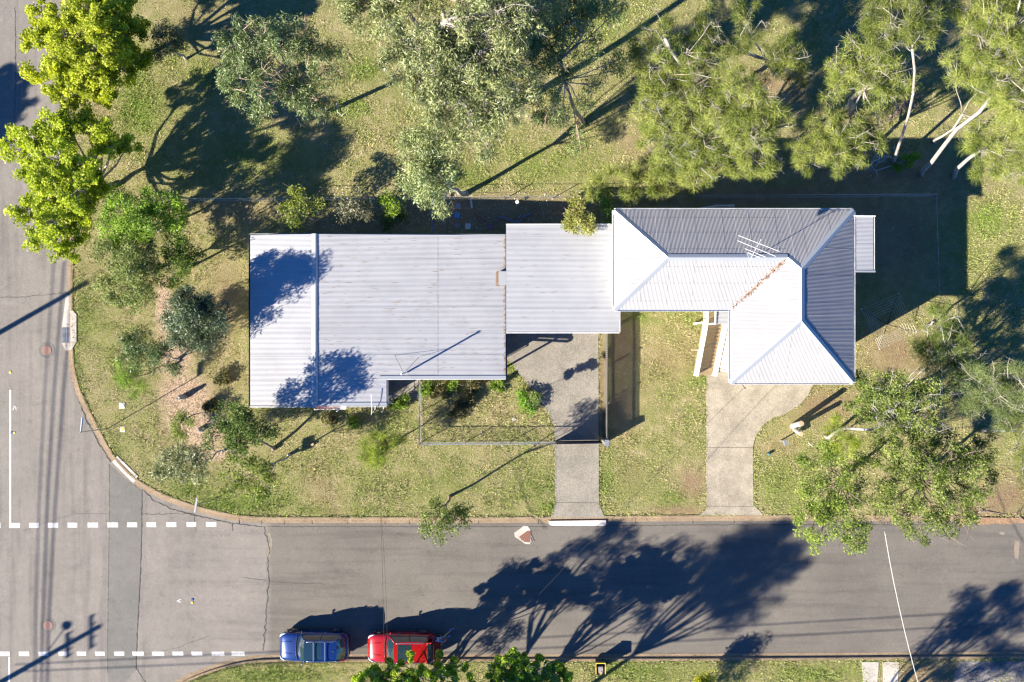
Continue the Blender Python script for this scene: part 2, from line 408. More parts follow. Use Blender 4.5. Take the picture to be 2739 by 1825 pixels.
DIRT = [(1665, 930, 40, 90, .8), (1665, 1080, 40, 90, .8), (1300, 1100, 150, 50, .25), (1690, 1270, 40, 60, .35), (1850, 1290, 40, 45, .9), (1810, 1368, 80, 20, .9), (2200, 1080, 120, 50, .75), (2390, 950, 90, 90, .8), (2340, 620, 160, 130, .95), (2100, 530, 450, 28, .9), (1300, 570, 260, 50, 1), (860, 1300, 60, 70, .5), (760, 1045, 70, 30, .8),
        (610, 800, 50, 130, .6), (630, 1010, 60, 60, .4), (2640, 1350, 110, 45, 1), (2700, 1320, 60, 60, .8), (1800, 960, 90, 60, .55), (1720, 1000, 50, 80, .3), (2060, 230, 60, 40, .7), (2130, 240, 40, 60, .6), (1710, 390, 60, 30, .6),
        (760, 310, 50, 40, .4), (1612, 1030, 14, 150, .95), (900, 1370, 50, 25, .5), (640, 560, 160, 50, .5), (960, 600, 200, 30, .7), (1500, 560, 90, 40, .9), (2380, 470, 250, 50, .8), (2300, 120, 90, 80, .3), (1950, 460, 130, 40, .8), (650, 140, 120, 100, .45), (560, 50, 120, 80, .45),
        (2640, 1120, 90, 60, .3), (2080, 1190, 60, 30, .5), (2590, 1480, 60, 30, .3), (2500, 1800, 120, 40, .9), (2450, 1810, 90, 20, .9), (250, 700, 50, 60, .3), (280, 1120, 30, 60, .2), (270, 290, 40, 50, .4)]
MULCH = [(440, 830, 22, 85, 1.2), (470, 960, 45, 60, 1.2), (500, 1060, 70, 60, 1.3), (545, 1150, 55, 50, 1.3), (600, 1215, 60, 20, 1), (500, 1120, 60, 50, 1.2), (1195, 560, 30, 60, .9)]
def attrs(X, Y):
    rng = np.random.default_rng(3)
    return blobs(X, Y, GREEN), blobs(X, Y, DIRT), np.clip(blobs(X, Y, MULCH) * 1.6 - .35, 0, 1)
def axis(lo, hi, st):
    a = list(np.arange(lo, hi + 1e-6, st)); s = st
    while a[-1] < 420: s *= 1.5; a.append(a[-1] + s)
    s = st; b = [a[0]]
    while b[-1] > -420: s *= 1.5; b.append(b[-1] - s)
    return np.array(b[:0:-1] + a)
gx, gy = axis(-37, 37, .22), axis(-26, 26, .22)
X, Y = np.meshgrid(gx, gy)
sd = signed(X, Y)
Z = np.where(sd > 0, .125, np.where(sd < -.12, -.08, .125 + (sd / .12) * .205))
und = np.sin(X * .9 + np.sin(Y * .7)) * np.sin(Y * 1.1 + np.cos(X * .5)) * .02 + np.sin(X * 3.1 + Y * 1.3) * np.sin(Y * 2.7 - X) * .008
Z = Z + np.where(sd > .6, und, 0)
hard = inpoly(X, Y, D1) | inpoly(X, Y, D2) | inpoly(X, Y, PATIO)
hd = np.minimum(distline(X, Y, D1 + D1[:1]), distline(X, Y, D2 + D2[:1]))
Z = np.where(hard | (hd < .35), np.minimum(Z, .120), Z)
nY, nX = X.shape
me = bpy.data.meshes.new('ground')
idx = np.arange(nX * nY).reshape(nY, nX)
q = np.stack([idx[:-1, :-1], idx[:-1, 1:], idx[1:, 1:], idx[1:, :-1]], -1).reshape(-1, 4)
me.vertices.add(nX * nY); me.vertices.foreach_set('co', np.stack([X, Y, Z], -1).astype('f').ravel())
me.loops.add(q.size); me.loops.foreach_set('vertex_index', q.ravel().astype('i'))
me.polygons.add(len(q)); me.polygons.foreach_set('loop_start', np.arange(0, q.size, 4, dtype='i')); me.polygons.foreach_set('loop_total', np.full(len(q), 4, 'i'))
me.update(calc_edges=True)
for nme, arr in zip(('green', 'dirt', 'mulch'), attrs(X, Y)):
    a = me.attributes.new(nme, 'FLOAT', 'POINT'); a.data.foreach_set('value', arr.astype('f').ravel())
me.polygons.foreach_set('use_smooth', [True] * len(q))
me.materials.append(M['soil'])
ground = bpy.data.objects.new('ground', me); col.objects.link(ground); tag(ground, kind='structure'); ORIG['ground'] = Vector((0, 0, 0))

def struct(name, mb, m, parent=None, **k):
    o = mb.build(name, m, parent, **k)
    if parent is None: tag(o, kind='structure')
    return o
xL, xR = W(-175, 0).x, W(725, 0).x
yT, yB = W(0, 1372).y, W(0, 1778).y
mb = MB(); mb.add([(xL, -400, 0), (xR, -400, 0), (xR, yB, 0), (400, yB, 0), (400, yT, 0), (xR, yT, 0), (xR, 400, 0), (xL, 400, 0)], [(0, 1, 2, 7), (2, 3, 4, 5), (2, 5, 6, 7)])
road = struct('road', mb, M['asphalt'])

def offset(pts, d):
    out = []
    for i in range(len(pts)):
        a = Vector(pts[max(i - 1, 0)]); b = Vector(pts[min(i + 1, len(pts) - 1)])
        t = (b - a).normalized(); out.append((pts[i][0] + t.y * d, pts[i][1] - t.x * d))
    return out
def kerb(name, pts, side, w=.43):
    """side -1: the road lies on the right of the line walked"""
    prof = [(0.0, .128), (.02, .145), (.13, .145), (.165, .13), (.19, .022), (w, .006), (w + .01, -.05)]
    prof = [(-.04, .05)] + prof
    mb = MB(); rows = [offset(pts, side * d) for d, z in prof]
    n = len(pts)
    vs = [(x, y, prof[r][1]) for r, row in enumerate(rows) for x, y in row]
    fs = [(r * n + i, r * n + i + 1, (r + 1) * n + i + 1, (r + 1) * n + i) for r in range(len(prof) - 1) for i in range(n - 1)]
    mb.add(vs, fs); o = struct(name, mb, M['kerb'])
    return o
def cut(pts, f): return [p for p in pts if f(p)]
# the kerb stops where bare soil runs out onto the road at the far right
kn = [p for p in nbl if p[0] < W(2565, 0).x and abs(p[1]) < 60] + [tuple(W(2590, 1378))[:2]]
def dens(pts, st=.9):
    q = [pts[0]]
    for a, b in zip(pts[:-1], pts[1:]):
        L = math.hypot(b[0] - a[0], b[1] - a[1]); n = max(1, int(L / st))
        for i in range(1, n + 1): q.append((a[0] + (b[0] - a[0]) * i / n, a[1] + (b[1] - a[1]) * i / n))
    return q
kerb('kerb', dens([(nbl[0][0], 60)] + kn), 1)
kerb('kerb', dens([(sbl[0][0], -60)] + [p for p in sbl if abs(p[1]) < 60 and p[0] < 60] + [(60, sbl[-1][1])]), -1)
# ------------------------------------------------------------------ flat things lying on road and turf
def sheet(name, poly, z, m, parent=None, thick=0.0):
    mb = MB()
    if thick: mb.prism(poly, z - thick, z)
    else:
        mb.add([(p[0], p[1], z) for p in poly], [tuple(range(len(poly)))])
    return mb.build(name, m, parent)
tag(sheet('driveway', D1, .150, M['drive'], thick=.12), kind='structure')
tag(sheet('driveway', D2, .150, M['drive2'], thick=.12), kind='structure')
tag(sheet('path', PATIO, .150, M['drive'], thick=.12), kind='structure')
# saw-cut joints across the slabs
for (a, b_) in (((1484, 1343), (1601, 1344)), ((1888, 1196), (2013, 1197)), ((1888, 1353), (2014, 1354))):
    mb = MB(); mb.bar(W(*a, 0) + Vector((0, 0, .152)), W(*b_, 0) + Vector((0, 0, .152)), .02, .006); struct('slab_joint', mb, M['crack'])
# darker trench reinstatement across the junction
tp = P2([(292, 1242), (340, 1286), (380, 1312), (379, 1420), (375, 1560), (368, 1680), (364, 1790), (330, 1830), (290, 1860), (288, 1700), (290, 1540), (292, 1400)])
tag(sheet('asphalt_patch', tp, .004, M['patch']), kind='structure')
def crackline(pts, w=.03, z=.0065, m='crack', seed=1, jit=.04, parent=None, name='road_crack', step=.12):
    rnd = random.Random(seed); p = [W(x, y) for x, y in pts]; q = []
    for a, b_ in zip(p[:-1], p[1:]):
        n = max(2, int((b_ - a).length / step))
        for i in range(n):
            t = i / n; c = a.lerp(b_, t); q.append((c.x + rnd.uniform(-jit, jit), c.y + rnd.uniform(-jit, jit)))
    q.append((p[-1].x, p[-1].y))
    ww = [w * rnd.uniform(.35, 1.2) for _ in q]
    mb = MB(); l = []; r = []
    for i, c in enumerate(q):
        a = Vector(q[max(i - 1, 0)]); b_ = Vector(q[min(i + 1, len(q) - 1)]); t = (b_ - a).normalized()
        l.append((c[0] - t.y * ww[i], c[1] + t.x * ww[i], z)); r.append((c[0] + t.y * ww[i], c[1] - t.x * ww[i], z))
    n = len(q); mb.add(l + r, [(i, i + 1, n + i + 1, n + i) for i in range(n - 1)])
    return struct(name, mb, M[m])
crackline([(292, 1242), (292, 1400), (290, 1540), (288, 1700), (288, 1800)], .018, jit=.01)
crackline([(380, 1312), (379, 1420), (375, 1560), (368, 1680), (364, 1790)], .035, jit=.02, seed=2)
crackline([(708, 1410), (712, 1440), (722, 1470), (715, 1500), (718, 1560), (712, 1640), (705, 1740)], .035, seed=3, jit=.08)
crackline([(720, 1425), (726, 1450), (720, 1480), (717, 1490)], .10, m='crackdirt', z=.0055, seed=4, jit=.03)
crackline([(380, 1376), (520, 1374), (523, 1420)], .02, seed=5)
crackline([(0, 796), (60, 795), (178, 783)], .02, seed=6)
crackline([(40, 330), (42, 110), (40, 20)], .02, seed=7, jit=.03)
crackline([(60, 1420), (200, 1374), (290, 1374)], .008, seed=8, jit=.02)
crackline([(718, 1555), (790, 1560), (880, 1562)], .012, seed=9)
crackline([(650, 1545), (712, 1552)], .015, seed=19)
crackline([(185, 940), (189, 985), (200, 1040), (232, 1125), (262, 1180), (296, 1236)], .05, seed=10, jit=.05)
crackline([(372, 1298), (410, 1338), (460, 1362), (520, 1378), (620, 1400), (700, 1409)], .035, seed=11, jit=.03)
crackline([(700, 1409), (1000, 1409), (1400, 1409), (1900, 1404), (2560, 1404)], .02, seed=12, jit=.025)
crackline([(560, 1700), (470, 1735), (390, 1750)], .012, seed=13)
crackline([(366, 1790), (395, 1835)], .03, seed=14)
crackline([(620, 1400), (622, 1420)], .03, seed=15)
# painted markings: each dash is a mark of its own
def quadmark(name, x0, y0, x1, y1, label, group, lean=0):
    z = .0095
    p = [tuple(W(x0, y0))[:2], tuple(W(x1, y0))[:2], tuple(W(x1 + lean, y1))[:2], tuple(W(x0 + lean, y1))[:2]]
    o = sheet(name, p, z, M['line']); return tag(o, kind='structure')
for i, (a, b_) in enumerate([(-85, -28), (-24, 2), (25, 54), (78, 104), (128, 156), (181, 207), (234.5, 263), (287.5, 316), (340, 367), (392, 418), (445, 472), (499, 525), (551, 579)]):
    quadmark('painted_dash', a, 1399.5 - i * .25, b_, 1413 - i * .3, None, None)
for i, (a, b_) in enumerate([(-60, -33), (-10, 26), (50, 78), (103, 129), (156, 180), (205, 230), (254, 280), (305, 332), (354, 384), (407, 439), (461, 490), (512, 541), (566, 600), (619, 654)]):
    quadmark('painted_dash', a, 1743, b_, 1754 + (0 if i > 3 else 1), None, None, 1)
quadmark('painted_line', 25, 1043, 30.5, 1399, None, None)
quadmark('painted_line', 22.5, 1757, 27.5, 1900, None, None)
# surveyors' V marks, raised road studs
def vmark(c, pts, w=.03):
    mb = MB()
    for a, b_ in zip(pts[:-1], pts[1:]):
        mb.bar(W(*a) + Vector((0, 0, .008)), W(*b_) + Vector((0, 0, .008)), w * 2, .004)
    return mb.build('painted_mark', M['line'])
tag(vmark(0, [(35, 1097), (39, 1084), (44, 1097)]), kind='structure')
tag(vmark(0, [(484, 1603), (473, 1608), (484, 1611)]), kind='structure')
tag(sheet('painted_mark', P2([(45.0, 1089), (48, 1091), (45, 1093)]), .01, M['line']), kind='structure')
M['blue'] = mat('blue_plastic', (.02, .10, .30), .4); M['yellow'] = mat('yellow_paint', (.75, .52, .06), .5)
for (x, y, lb) in ((33, 1157.5, 'blue and yellow road stud beside the long white line'), (514, 1606, 'blue and yellow road stud beside the white V mark'), (28, 996, None)):
    if lb:
        t = thing('road_stud', W(x, y), lb, 'road stud', 'road studs on the asphalt')
        MB().box(W(x, y) + Vector((-.04 if x < 100 else 0, 0 if x < 100 else .05, .02)), (.13, .13, .04)).build('blue_side', M['blue'], t)
        MB().box(W(x, y) + Vector((.13 if x < 100 else 0, 0 if x < 100 else -.14, .015)), (.14, .11, .03)).build('yellow_side', M['yellow'], t)
    else:
        o = MB().lathe(W(x, y), [(.09, 0), (.09, .02), (.05, .035)], 10).build('road_stud', M['yellow']); tag(o, 'small yellow road stud above the end of the long white line', 'road stud', 'road studs on the asphalt')
# manholes
def disc(r, z, n=28): return [(r, 0), (r, z * .7), (r - .02, z)]
def manhole(x, y, r, ro, label, m):
    t = thing('manhole_cover', W(x, y), label, 'manhole cover', 'round manhole covers in the road')
    mb = MB(); n = 32; c = W(x, y); vs = []
    for rr, z in ((ro + .012, .009), (ro - .012, .009), (ro - .03, .006), (r + .03, .006), (r + .02, .014), (r, .014)):
        vs += [(c.x + rr * math.cos(2 * math.pi * j / n), c.y + rr * math.sin(2 * math.pi * j / n), z) for j in range(n)]
    M_ring = M['patch']
    mb.add(vs, [(i * n + j, i * n + (j + 1) % n, (i + 1) * n + (j + 1) % n, (i + 1) * n + j) for i in range(5) for j in range(n)]); mb.build('surround', M_ring, t)
    o = MB().lathe(c + Vector((0, 0, .0)), [(r, .002), (r, .016), (.001, .016)], 32).build('cover', m, t)
    mb = MB()
    for k in range(-4, 5):
        d = k * r / 4.6; L = math.sqrt(max(r * r - d * d, 0)) * .93
        mb.box(c + Vector((d, 0, .02)), (.03, 2 * L, .012)); mb.box(c + Vector((0, d, .0205)), (2 * L, .03, .012))
    mb.build('cover_ribs', M['rustpale'], t)
M['rustpale'] = mat('worn_iron', (.40, .22, .17), .8, noise_rgb=(.26, .17, .13), vscale=20)
manhole(125, 937, .31, .51, 'rusty round manhole cover beside the kerb grate', M['rust'])
manhole(129, 1673, .31, .46, 'greyer round manhole cover near the pole shadow', M['rust'])
# broken triangular cover
t = thing('utility_cover', W(1408, 1436), 'red brown triangular cover set in broken concrete at the road edge', 'utility cover')
sheet('broken_concrete', P2([(1375, 1426), (1392, 1414), (1400, 1407), (1412, 1408), (1420, 1420), (1421, 1440), (1418, 1456), (1405, 1455), (1395, 1448), (1378, 1437)]), .012, M['conc'], t, .01)
sheet('cover', P2([(1388, 1436), (1409, 1421), (1420, 1420), (1416, 1451), (1403, 1450)]), .03, M['rust'], t, .02)
mb = MB()
for k in range(7):
    a = W(1391 + k * 4.2, 1437 - k * 2.2); mb.bar(a + Vector((0, 0, .035)), a + Vector((.10 + k * .03, -.25 - k * .06, .035)), .02, .012)
mb.build('cover_ribs', M['rustpale'], t)
# potholes far right
for x, y, r, s in ((2720, 1470, (8, 28), 3), (2681, 1427, (9, 5), 4)):
    rn = random.Random(s); poly = [tuple(W(x + math.cos(a) * r[0] * rn.uniform(.6, 1.2), y + math.sin(a) * r[1] * rn.uniform(.7, 1.15)))[:2] for a in [k * math.pi / 8 for k in range(16)]]
    tag(sheet('pothole', poly, .005, M['crackdirt']), kind='structure')

# kerb inlet with grate
t = thing('storm_drain', W(183, 880), 'kerb side storm drain with a two panel steel grate and concrete apron', 'storm drain')
mb = MB(); mb.prism(P2([(177, 790), (192, 790), (192, 876), (166, 876)]), -.04, .026); mb.prism(P2([(166, 917), (192, 917), (194, 936), (175, 938)]), -.04, .026); mb.build('apron', M['conc'], t)
mb = MB(); mb.prism(P2([(192.5, 832), (199, 832), (208, 842), (208, 916), (199, 928), (197, 934), (192.5, 934)]), .0, .175); mb.build('lintel', M['conc'], t)
mb = MB(); mb.prism(P2([(166, 876.5), (192, 876.5), (192, 916.5), (166, 916.5)]), -.04, .010); mb.build('pit', M['black'], t)
bars = []
for k in range(13):
    y = 878 + k * 3.05
    bars.append(MB().bar(W(166.5, y) + Vector((0, 0, .03)), W(191.8, y) + Vector((0, 0, .03)), .03, .03).build('grate_bar', M['steel'], t))
MB().bar(W(179.5, 876.5) + Vector((0, 0, .036)), W(179.5, 916.5) + Vector((0, 0, .036)), .05, .03).build('grate_rail', M['steel'], t)
MB().bar(W(191.9, 876.5) + Vector((0, 0, .036)), W(191.9, 916.5) + Vector((0, 0, .036)), .03, .035).build('grate_rail', M['steel'], t)
# new concrete piece of kerb on the corner (pram ramp)
mb = MB(); mb.prism(P2([(301, 1236), (314, 1222), (369, 1278), (357, 1292)]), -.03, .035)
o = struct('kerb_ramp', mb, M['whiteconc'])
mb = MB(); mb.prism(P2([(313, 1223), (318, 1220), (372, 1273), (368, 1279)]), 0, .16); struct('kerb_ramp_edge', mb, M['whiteconc'])
# portable driveway ramp lying in the channel
t = thing('driveway_ramp', W(1545, 1402), 'long white concrete ramp laid in the gutter before the gated driveway', 'kerb ramp')
P = P2([(1468, 1393), (1620, 1391), (1621, 1405), (1612, 1406.5), (1480, 1407), (1472, 1405), (1468, 1400)])
n = len(P); mb = MB(); mb.add([(p[0], p[1], 0.005) for p in P] + [(p[0], p[1], (.13 if i < 2 else (.035 if 2 < i < 6 else .08))) for i, p in enumerate(P)], [tuple(range(n, 2 * n))] + [(i, (i + 1) % n, (i + 1) % n + n, i + n) for i in range(n)])
mb.build('ramp_body', M['whiteconc'], t)
# twin wheel strips and gravel drive across the road
for (a, b_, c2, d) in ((2303, 2348, 2340, 2310), (2358, 2402, 2396, 2362)):
    tag(sheet('driveway', P2([(a, 1769), (b_, 1769), (c2 - 2, 1900), (d, 1900)]), .150, M['conc'], thick=.12), kind='structure')
M['gravel'] = concrete('grey_gravel', (.27, .26, .26), (.18, .17, .17), .9)
tag(sheet('gravel', P2([(2560, 1767), (2900, 1764), (2900, 1950), (2540, 1950), (2550, 1800)]), .148, M['gravel'], thick=.10), kind='structure')
# kerb joints
for x in [640, 700, 760, 835, 930, 1030, 1095, 1180, 1280, 1440, 1520, 1700, 1853, 1963, 2110, 2240, 2380, 2480]:
    y = 1378
    for q in range(1): pass
    mb = MB(); a = W(x, 1384 - max(0, (x - 1350) * .004)); mb.box((a.x, a.y - .22, .0), (.018, .44, .045)); struct('kerb_joint', mb, M['crack'])
# meter covers on the verge
M['pitlid'] = mat('pale_pit_lid', (.62, .60, .56), .7, noise_rgb=(.5, .47, .42), vscale=20)
t = thing('pit_cover', W(329, 1085), 'white square pit lid with a round cap on the corner verge', 'pit cover', 'pit covers on the verge')
MB().box(W(329, 1085) + Vector((0, 0, .13)), (.36, .38, .05)).build('frame', M['pitlid'], t)
MB().lathe(W(329, 1085) + Vector((0, 0, .155)), [(.15, 0), (.15, .02), (.12, .03)], 18).build('lid', M['white'], t)
t = thing('pit_cover', W(331, 1148), 'square pit lid with a yellow centre on the corner verge', 'pit cover', 'pit covers on the verge')
MB().box(W(331, 1148) + Vector((0, 0, .13)), (.34, .36, .05)).build('frame', M['pitlid'], t)
MB().box(W(332, 1147) + Vector((0, 0, .16)), (.2, .24, .02)).build('lid', M['yellow'], t)

# ------------------------------------------------------------------ corrugated roofs
PITCH, AMP = .076, .0108
def corr_sheets(parent, poly, axis, zf, m, width=.762, splits=None, gap=0.0):
    """poly: plan outline; axis 'x' or 'y' = direction the ribs run; zf(x,y) height"""
    P = np.array(poly); c = 1 if axis == 'x' else 0; s_ = 0 if axis == 'x' else 1
    t0, t1 = P[:, c].min(), P[:, c].max()
    nsh = max(1, round((t1 - t0) / width)); w = (t1 - t0) / nsh
    def span(t):
        hits = []; n = len(P)
        for i in range(n):
            a, b_ = P[i], P[(i + 1) % n]
            if (a[c] - t) * (b_[c] - t) <= 0 and abs(a[c] - b_[c]) > 1e-9:
                u = (t - a[c]) / (b_[c] - a[c]); hits.append(a[s_] + (b_[s_] - a[s_]) * u)
        return (min(hits), max(hits)) if len(hits) > 1 else None
    cuts = splits or []
    for k in range(nsh):
        segs = [None]
        for part in range(len(cuts) + 1):
            lo = -1e9 if part == 0 else cuts[part - 1]; hi = 1e9 if part == len(cuts) else cuts[part]
            ncol = int(round(w / PITCH * 6)); vs = []
            ok = 0
            for j in range(ncol + 1):
                t = t0 + k * w + w * j / ncol; te = min(max(t, t0 + 1e-5), t1 - 1e-5); sp = span(te)
                if sp is None: sp = (0, 0)
                a, b_ = max(sp[0], lo - .06), min(sp[1], hi)
                if b_ < a: b_ = a
                elif b_ > a + .02: ok += 1
                dz = AMP * math.cos(2 * math.pi * (t - t0) / PITCH) + (.007 if (k % 2) else 0) + (.010 * part) + (.004 if j == ncol else 0)
                for q in (a, b_):
                    x, y = (q, t) if axis == 'x' else (t, q)
                    vs.append((x, y, zf(x, y) + dz))
            if ok < 2: continue
            mb = MB(); mb.add(vs, [(2 * j, 2 * j + 1, 2 * j + 3, 2 * j + 2) for j in range(ncol)])
            mb.build('roof_sheet', m, parent, smooth=True)

def cap(parent, a, b_, w=.17, drop=.05, m='flash', name='ridge_cap', lift=.035):
    """folded capping with a rolled top between two points"""
    a, b_ = Vector(a), Vector(b_); d = (b_ - a); d.z = 0; d.normalize(); s_ = Vector((d.y, -d.x, 0))
    pr = [(-w, -drop), (-w * .35, -.005), (-.03, .012), (0, .034), (.03, .012), (w * .35, -.005), (w, -drop)]
    mb = MB(); vs = []
    for e in (a, b_): vs += [e + s_ * q + Vector((0, 0, z + lift)) for q, z in pr]
    n = len(pr); mb.add(vs, [(i, i + 1, n + i + 1, n + i) for i in range(n - 1)]); return mb.build(name, M[m], parent)
def gutter(parent, a, b_, w=.11, m='gutter'):
    a, b_ = Vector(a), Vector(b_); d = (b_ - a).normalized(); s_ = Vector((d.y, -d.x, 0))
    mb = MB(); pr = [(0, .0), (0, -.10), (w, -.10), (w, .0), (w - .012, .004), (w - .014, -.085), (.014, -.085), (.012, .0)]
    vs = []
    for e in (a, b_): vs += [e + s_ * q + Vector((0, 0, z)) for q, z in pr]
    n = len(pr); mb.add(vs, [(i, (i + 1) % n, n + (i + 1) % n, n + i) for i in range(n)]); return mb.build('gutter', M[m], parent)
def wallring(parent, pts, z0, z1, m, th=.1, name='wall', skip=()):
    n = len(pts)
    for i in range(n):
        if i in skip: continue
        a, b_ = Vector(pts[i]), Vector(pts[(i + 1) % n]); d = (b_ - a).normalized(); s_ = Vector((-d.y, d.x))
        mb = MB(); c = (a + b_) / 2 ; L = (b_ - a).length
        mb.bar((a.x + d.x * .0, a.y + d.y * .0, (z0 + z1) / 2), (b_.x - d.x * th, b_.y - d.y * th, (z0 + z1) / 2), th, z1 - z0); mb.build(name, m, parent)
def window(parent, c, wdt, hgt, nrm):
    """c centre on wall face, nrm outward 2-vector"""
    n = Vector((nrm[0], nrm[1], 0)); t = Vector((-n.y, n.x, 0)); c = Vector(c)
    fr = MB(); 
    for sgn in (-1, 1):
        fr.bar(c + t * sgn * wdt / 2 - Vector((0, 0, hgt / 2)) + n * .03, c + t * sgn * wdt / 2 + Vector((0, 0, hgt / 2)) + n * .03, .06, .08, up=n)
        fr.bar(c - t * (wdt / 2 + .03) + Vector((0, 0, sgn * hgt / 2)) + n * .032, c + t * (wdt / 2 + .03) + Vector((0, 0, sgn * hgt / 2)) + n * .032, .09, .06)
    fr.bar(c - Vector((0, 0, hgt / 2)) + n * .028, c + Vector((0, 0, hgt / 2)) + n * .028, .04, .05, up=n)
    f = fr.build('window', M['white'], parent)
    MB().bar(c - t * (wdt / 2 - .02) + n * .012, c + t * (wdt / 2 - .02) + n * .012, .02, hgt - .04).build('pane', M['glass'], f)

# --- long low house (left)
houseA = thing('house', ((-16.09 - .4) / 2, 1.3, 0), 'long low house at the corner under a pale corrugated gable roof', 'house')
kA = (1 - 3.0 / CAM_H) / PPM
ax0, ax1, axr, axn = -16.09, -.40, -12.00, -7.72
ayt, ayb, ayn = 6.55, -3.97, -2.30
zW, zR, zE = 3.02, 3.22, 2.66
def zAw(x, y): return zW + (x - ax0) / (axr - ax0) * (zR - zW)
def zAe(x, y): return zR + (x - axr) / (ax1 - axr) * (zE - zR)
corr_sheets(houseA, [(ax0, ayb), (axr - .1, ayb), (axr - .1, ayt), (ax0, ayt - .05)], 'x', zAw, M['roofA'])
ysp = ayn
corr_sheets(houseA, [(axr + .1, ysp), (ax1, ysp), (ax1, ayt), (axr + .1, ayt)], 'x', zAe, M['roofA'], splits=[W(1168, 0, 3).x])
corr_sheets(houseA, [(axr + .1, ayb + .18), (axn, ayb + .18), (axn, ysp), (axr + .1, ysp)], 'x', zAe, M['roofA'])
# ridge cap: flat west leaf, steep east leaf
mb = MB(); vs = []
pr = [(-.26, -.012), (-.06, .055), (-.01, .065), (.03, .055), (.12, -.055), (.22, -.06)]
for y in (ayb - .02, ayt + .02): vs += [(axr + q, y, zR + .035 + z) for q, z in pr]
mb.add(vs, [(i, i + 1, 7 + i, 6 + i) for i in range(5)]); mb.build('ridge_cap', M['flash'], houseA)
def strip(parent, a, b_, w, name='barge_flashing', m='flash', t=.02):
    return MB().bar(a, b_, w, t).build(name, M[m], parent)
strip(houseA, (axn - .45, ayn + .05, zAe(axn - .45, 0) + .045), (ax1 + .02, ayn + .05, zE + .045), .2)
strip(houseA, (axr + .1, ayb + .09, zR + .03), (axn + .02, ayb + .09, zAe(axn, 0) + .03), .2)
strip(houseA, (ax0 - .02, ayb - .05, zW + .02), (axr, ayb - .05, zR + .02), .06)
strip(houseA, (ax0 - .02, ayt + .03, zW + .025), (ax1, ayt + .03, zE + .03), .05)
strip(houseA, (axr, ayb - .07, zR - .08), (axn, ayb - .07, zAe(axn, 0) - .08), .03, 'fascia', 'fascia', .16)
strip(houseA, (ax0, ayb - .09, zW - .08), (axr, ayb - .09, zR - .08), .03, 'fascia', 'fascia', .16)
strip(houseA, (axn, ayn - .07, zAe(axn, 0) - .08), (ax1, ayn - .07, zE - .08), .03, 'fascia', 'fascia', .16)
gutter(houseA, (ax0 - .02, ayb - .05, zW - .03), (ax0 - .02, ayt, zW - .03), -.12, 'darksteel2') if False else None
M['darkgut'] = mat('dark_gutter', (.06, .07, .10), .4, .2)
gutter(houseA, (ax0 - .10, ayb - .05, zW - .02), (ax0 - .10, ayt, zW - .02), .10, 'darkgut')
gutter(houseA, (ax1 - .01, ayn - .05, zE - .03), (ax1 - .01, ayt, zE - .03), .11, 'darkgut')
gutter(houseA, (axn + .0, ayb, zAe(axn, 0) - .03), (axn + .0, ayn - .06, zAe(axn, 0) - .03), .10, 'fascia')
# walls set in from the eaves; the right end is an open verandah
wa = [(-15.7, -3.6), (-8.1, -3.6), (-8.1, -1.95), (-2.15, -1.95), (-2.15, 6.1), (-15.7, 6.1)]
wallring(houseA, wa, .12, 2.62, M['wallA'])
MB().prism(wa, .12, .30).build('floor_slab', M['conc'], houseA)
MB().prism([(-2.05, -2.0), (-.75, -2.0), (-.75, 6.1), (-2.05, 6.1)], .12, .28).build('verandah_floor', M['conc'], houseA)
for y in (-1.95, 2.0, 5.9): MB().box((-.85, y, 1.43), (.1, .1, 2.4)).build('verandah_post', M['white'], houseA)
for x in (-14.2, -11.6, -9.2): window(houseA, (x, -3.65, 1.6), 1.5, 1.1, (0, -1))
for x in (-6.6, -3.8): window(houseA, (x, -2.0, 1.6), 1.5, 1.1, (0, -1))
for y in (-1.5, 2.0, 4.8): window(houseA, (-15.75, y, 1.6), 1.4, 1.1, (-1, 0))
for x in (-14, -10.5, -7.0, -4): window(houseA, (x, 6.15, 1.7), 1.3, 1.0, (0, 1))
def roofstain(parent, pts, m, z): pass
# leaf litter against the step flashing, and debris lying in the valleys of the sheets
M['litter'] = mat('leaf_litter', (.22, .13, .07), .95, noise_rgb=(.34, .22, .12), vscale=40)
def litter(parent, x0, x1, y0, y1, zf, n, seed, name='leaf_litter', s=.05):
    rn = random.Random(seed); mb = MB()
    for _ in range(n):
        x, y = rn.uniform(x0, x1), rn.uniform(y0, y1); a = rn.uniform(0, math.pi); L = rn.uniform(.5, 1.6) * s
        if name == 'roof_debris': a = rn.gauss(0, .06); L = rn.uniform(.08, .3); y = round(y / PITCH) * PITCH
        z = zf(x, y) + .015; c, q = math.cos(a), math.sin(a); w = s * .35 if name != 'roof_debris' else .009
        mb.add([(x - c * L, y - q * L, z), (x + q * w, y - c * w, z + .01), (x + c * L, y + q * L, z + .004), (x - q * w, y + c * w, z + .012)], [(0, 1, 2, 3)])
    o = mb.build(name, M['litter'], parent); o['kind'] = 'stuff'; return o
litter(houseA, W(1327, 0, 2.7).x, W(1336, 0, 2.7).x, W(0, 765, 2.7).y, W(0, 726, 2.7).y, lambda x, y: zE + .03, 260, 1)
litter(houseA, ax1 - .12, ax1 - .01, ayn, ayt, lambda x, y: zE + .01, 160, 5)
litter(houseA, axr + .3, ax1 - .2, ayn + .2, ayt - .1, zAe, 190, 2, 'roof_debris')
MB().box(((W(1334, 0, 2.8).x + W(1353, 0, 2.8).x) / 2, W(0, 745, 2.8).y, 2.85), (.46, .86, .16)).build('step_flashing', M['roofC'], houseA)
# screw line
mb = MB()
xs = W(1168, 0, 3).x + .05
for k in range(int((ayt - ayn) / PITCH)): mb.box((xs, ayn + .02 + k * PITCH, zAe(xs, 0) + .016), (.03, .028, .012))
mb.build('roof_screws', M['darkgut'], houseA)
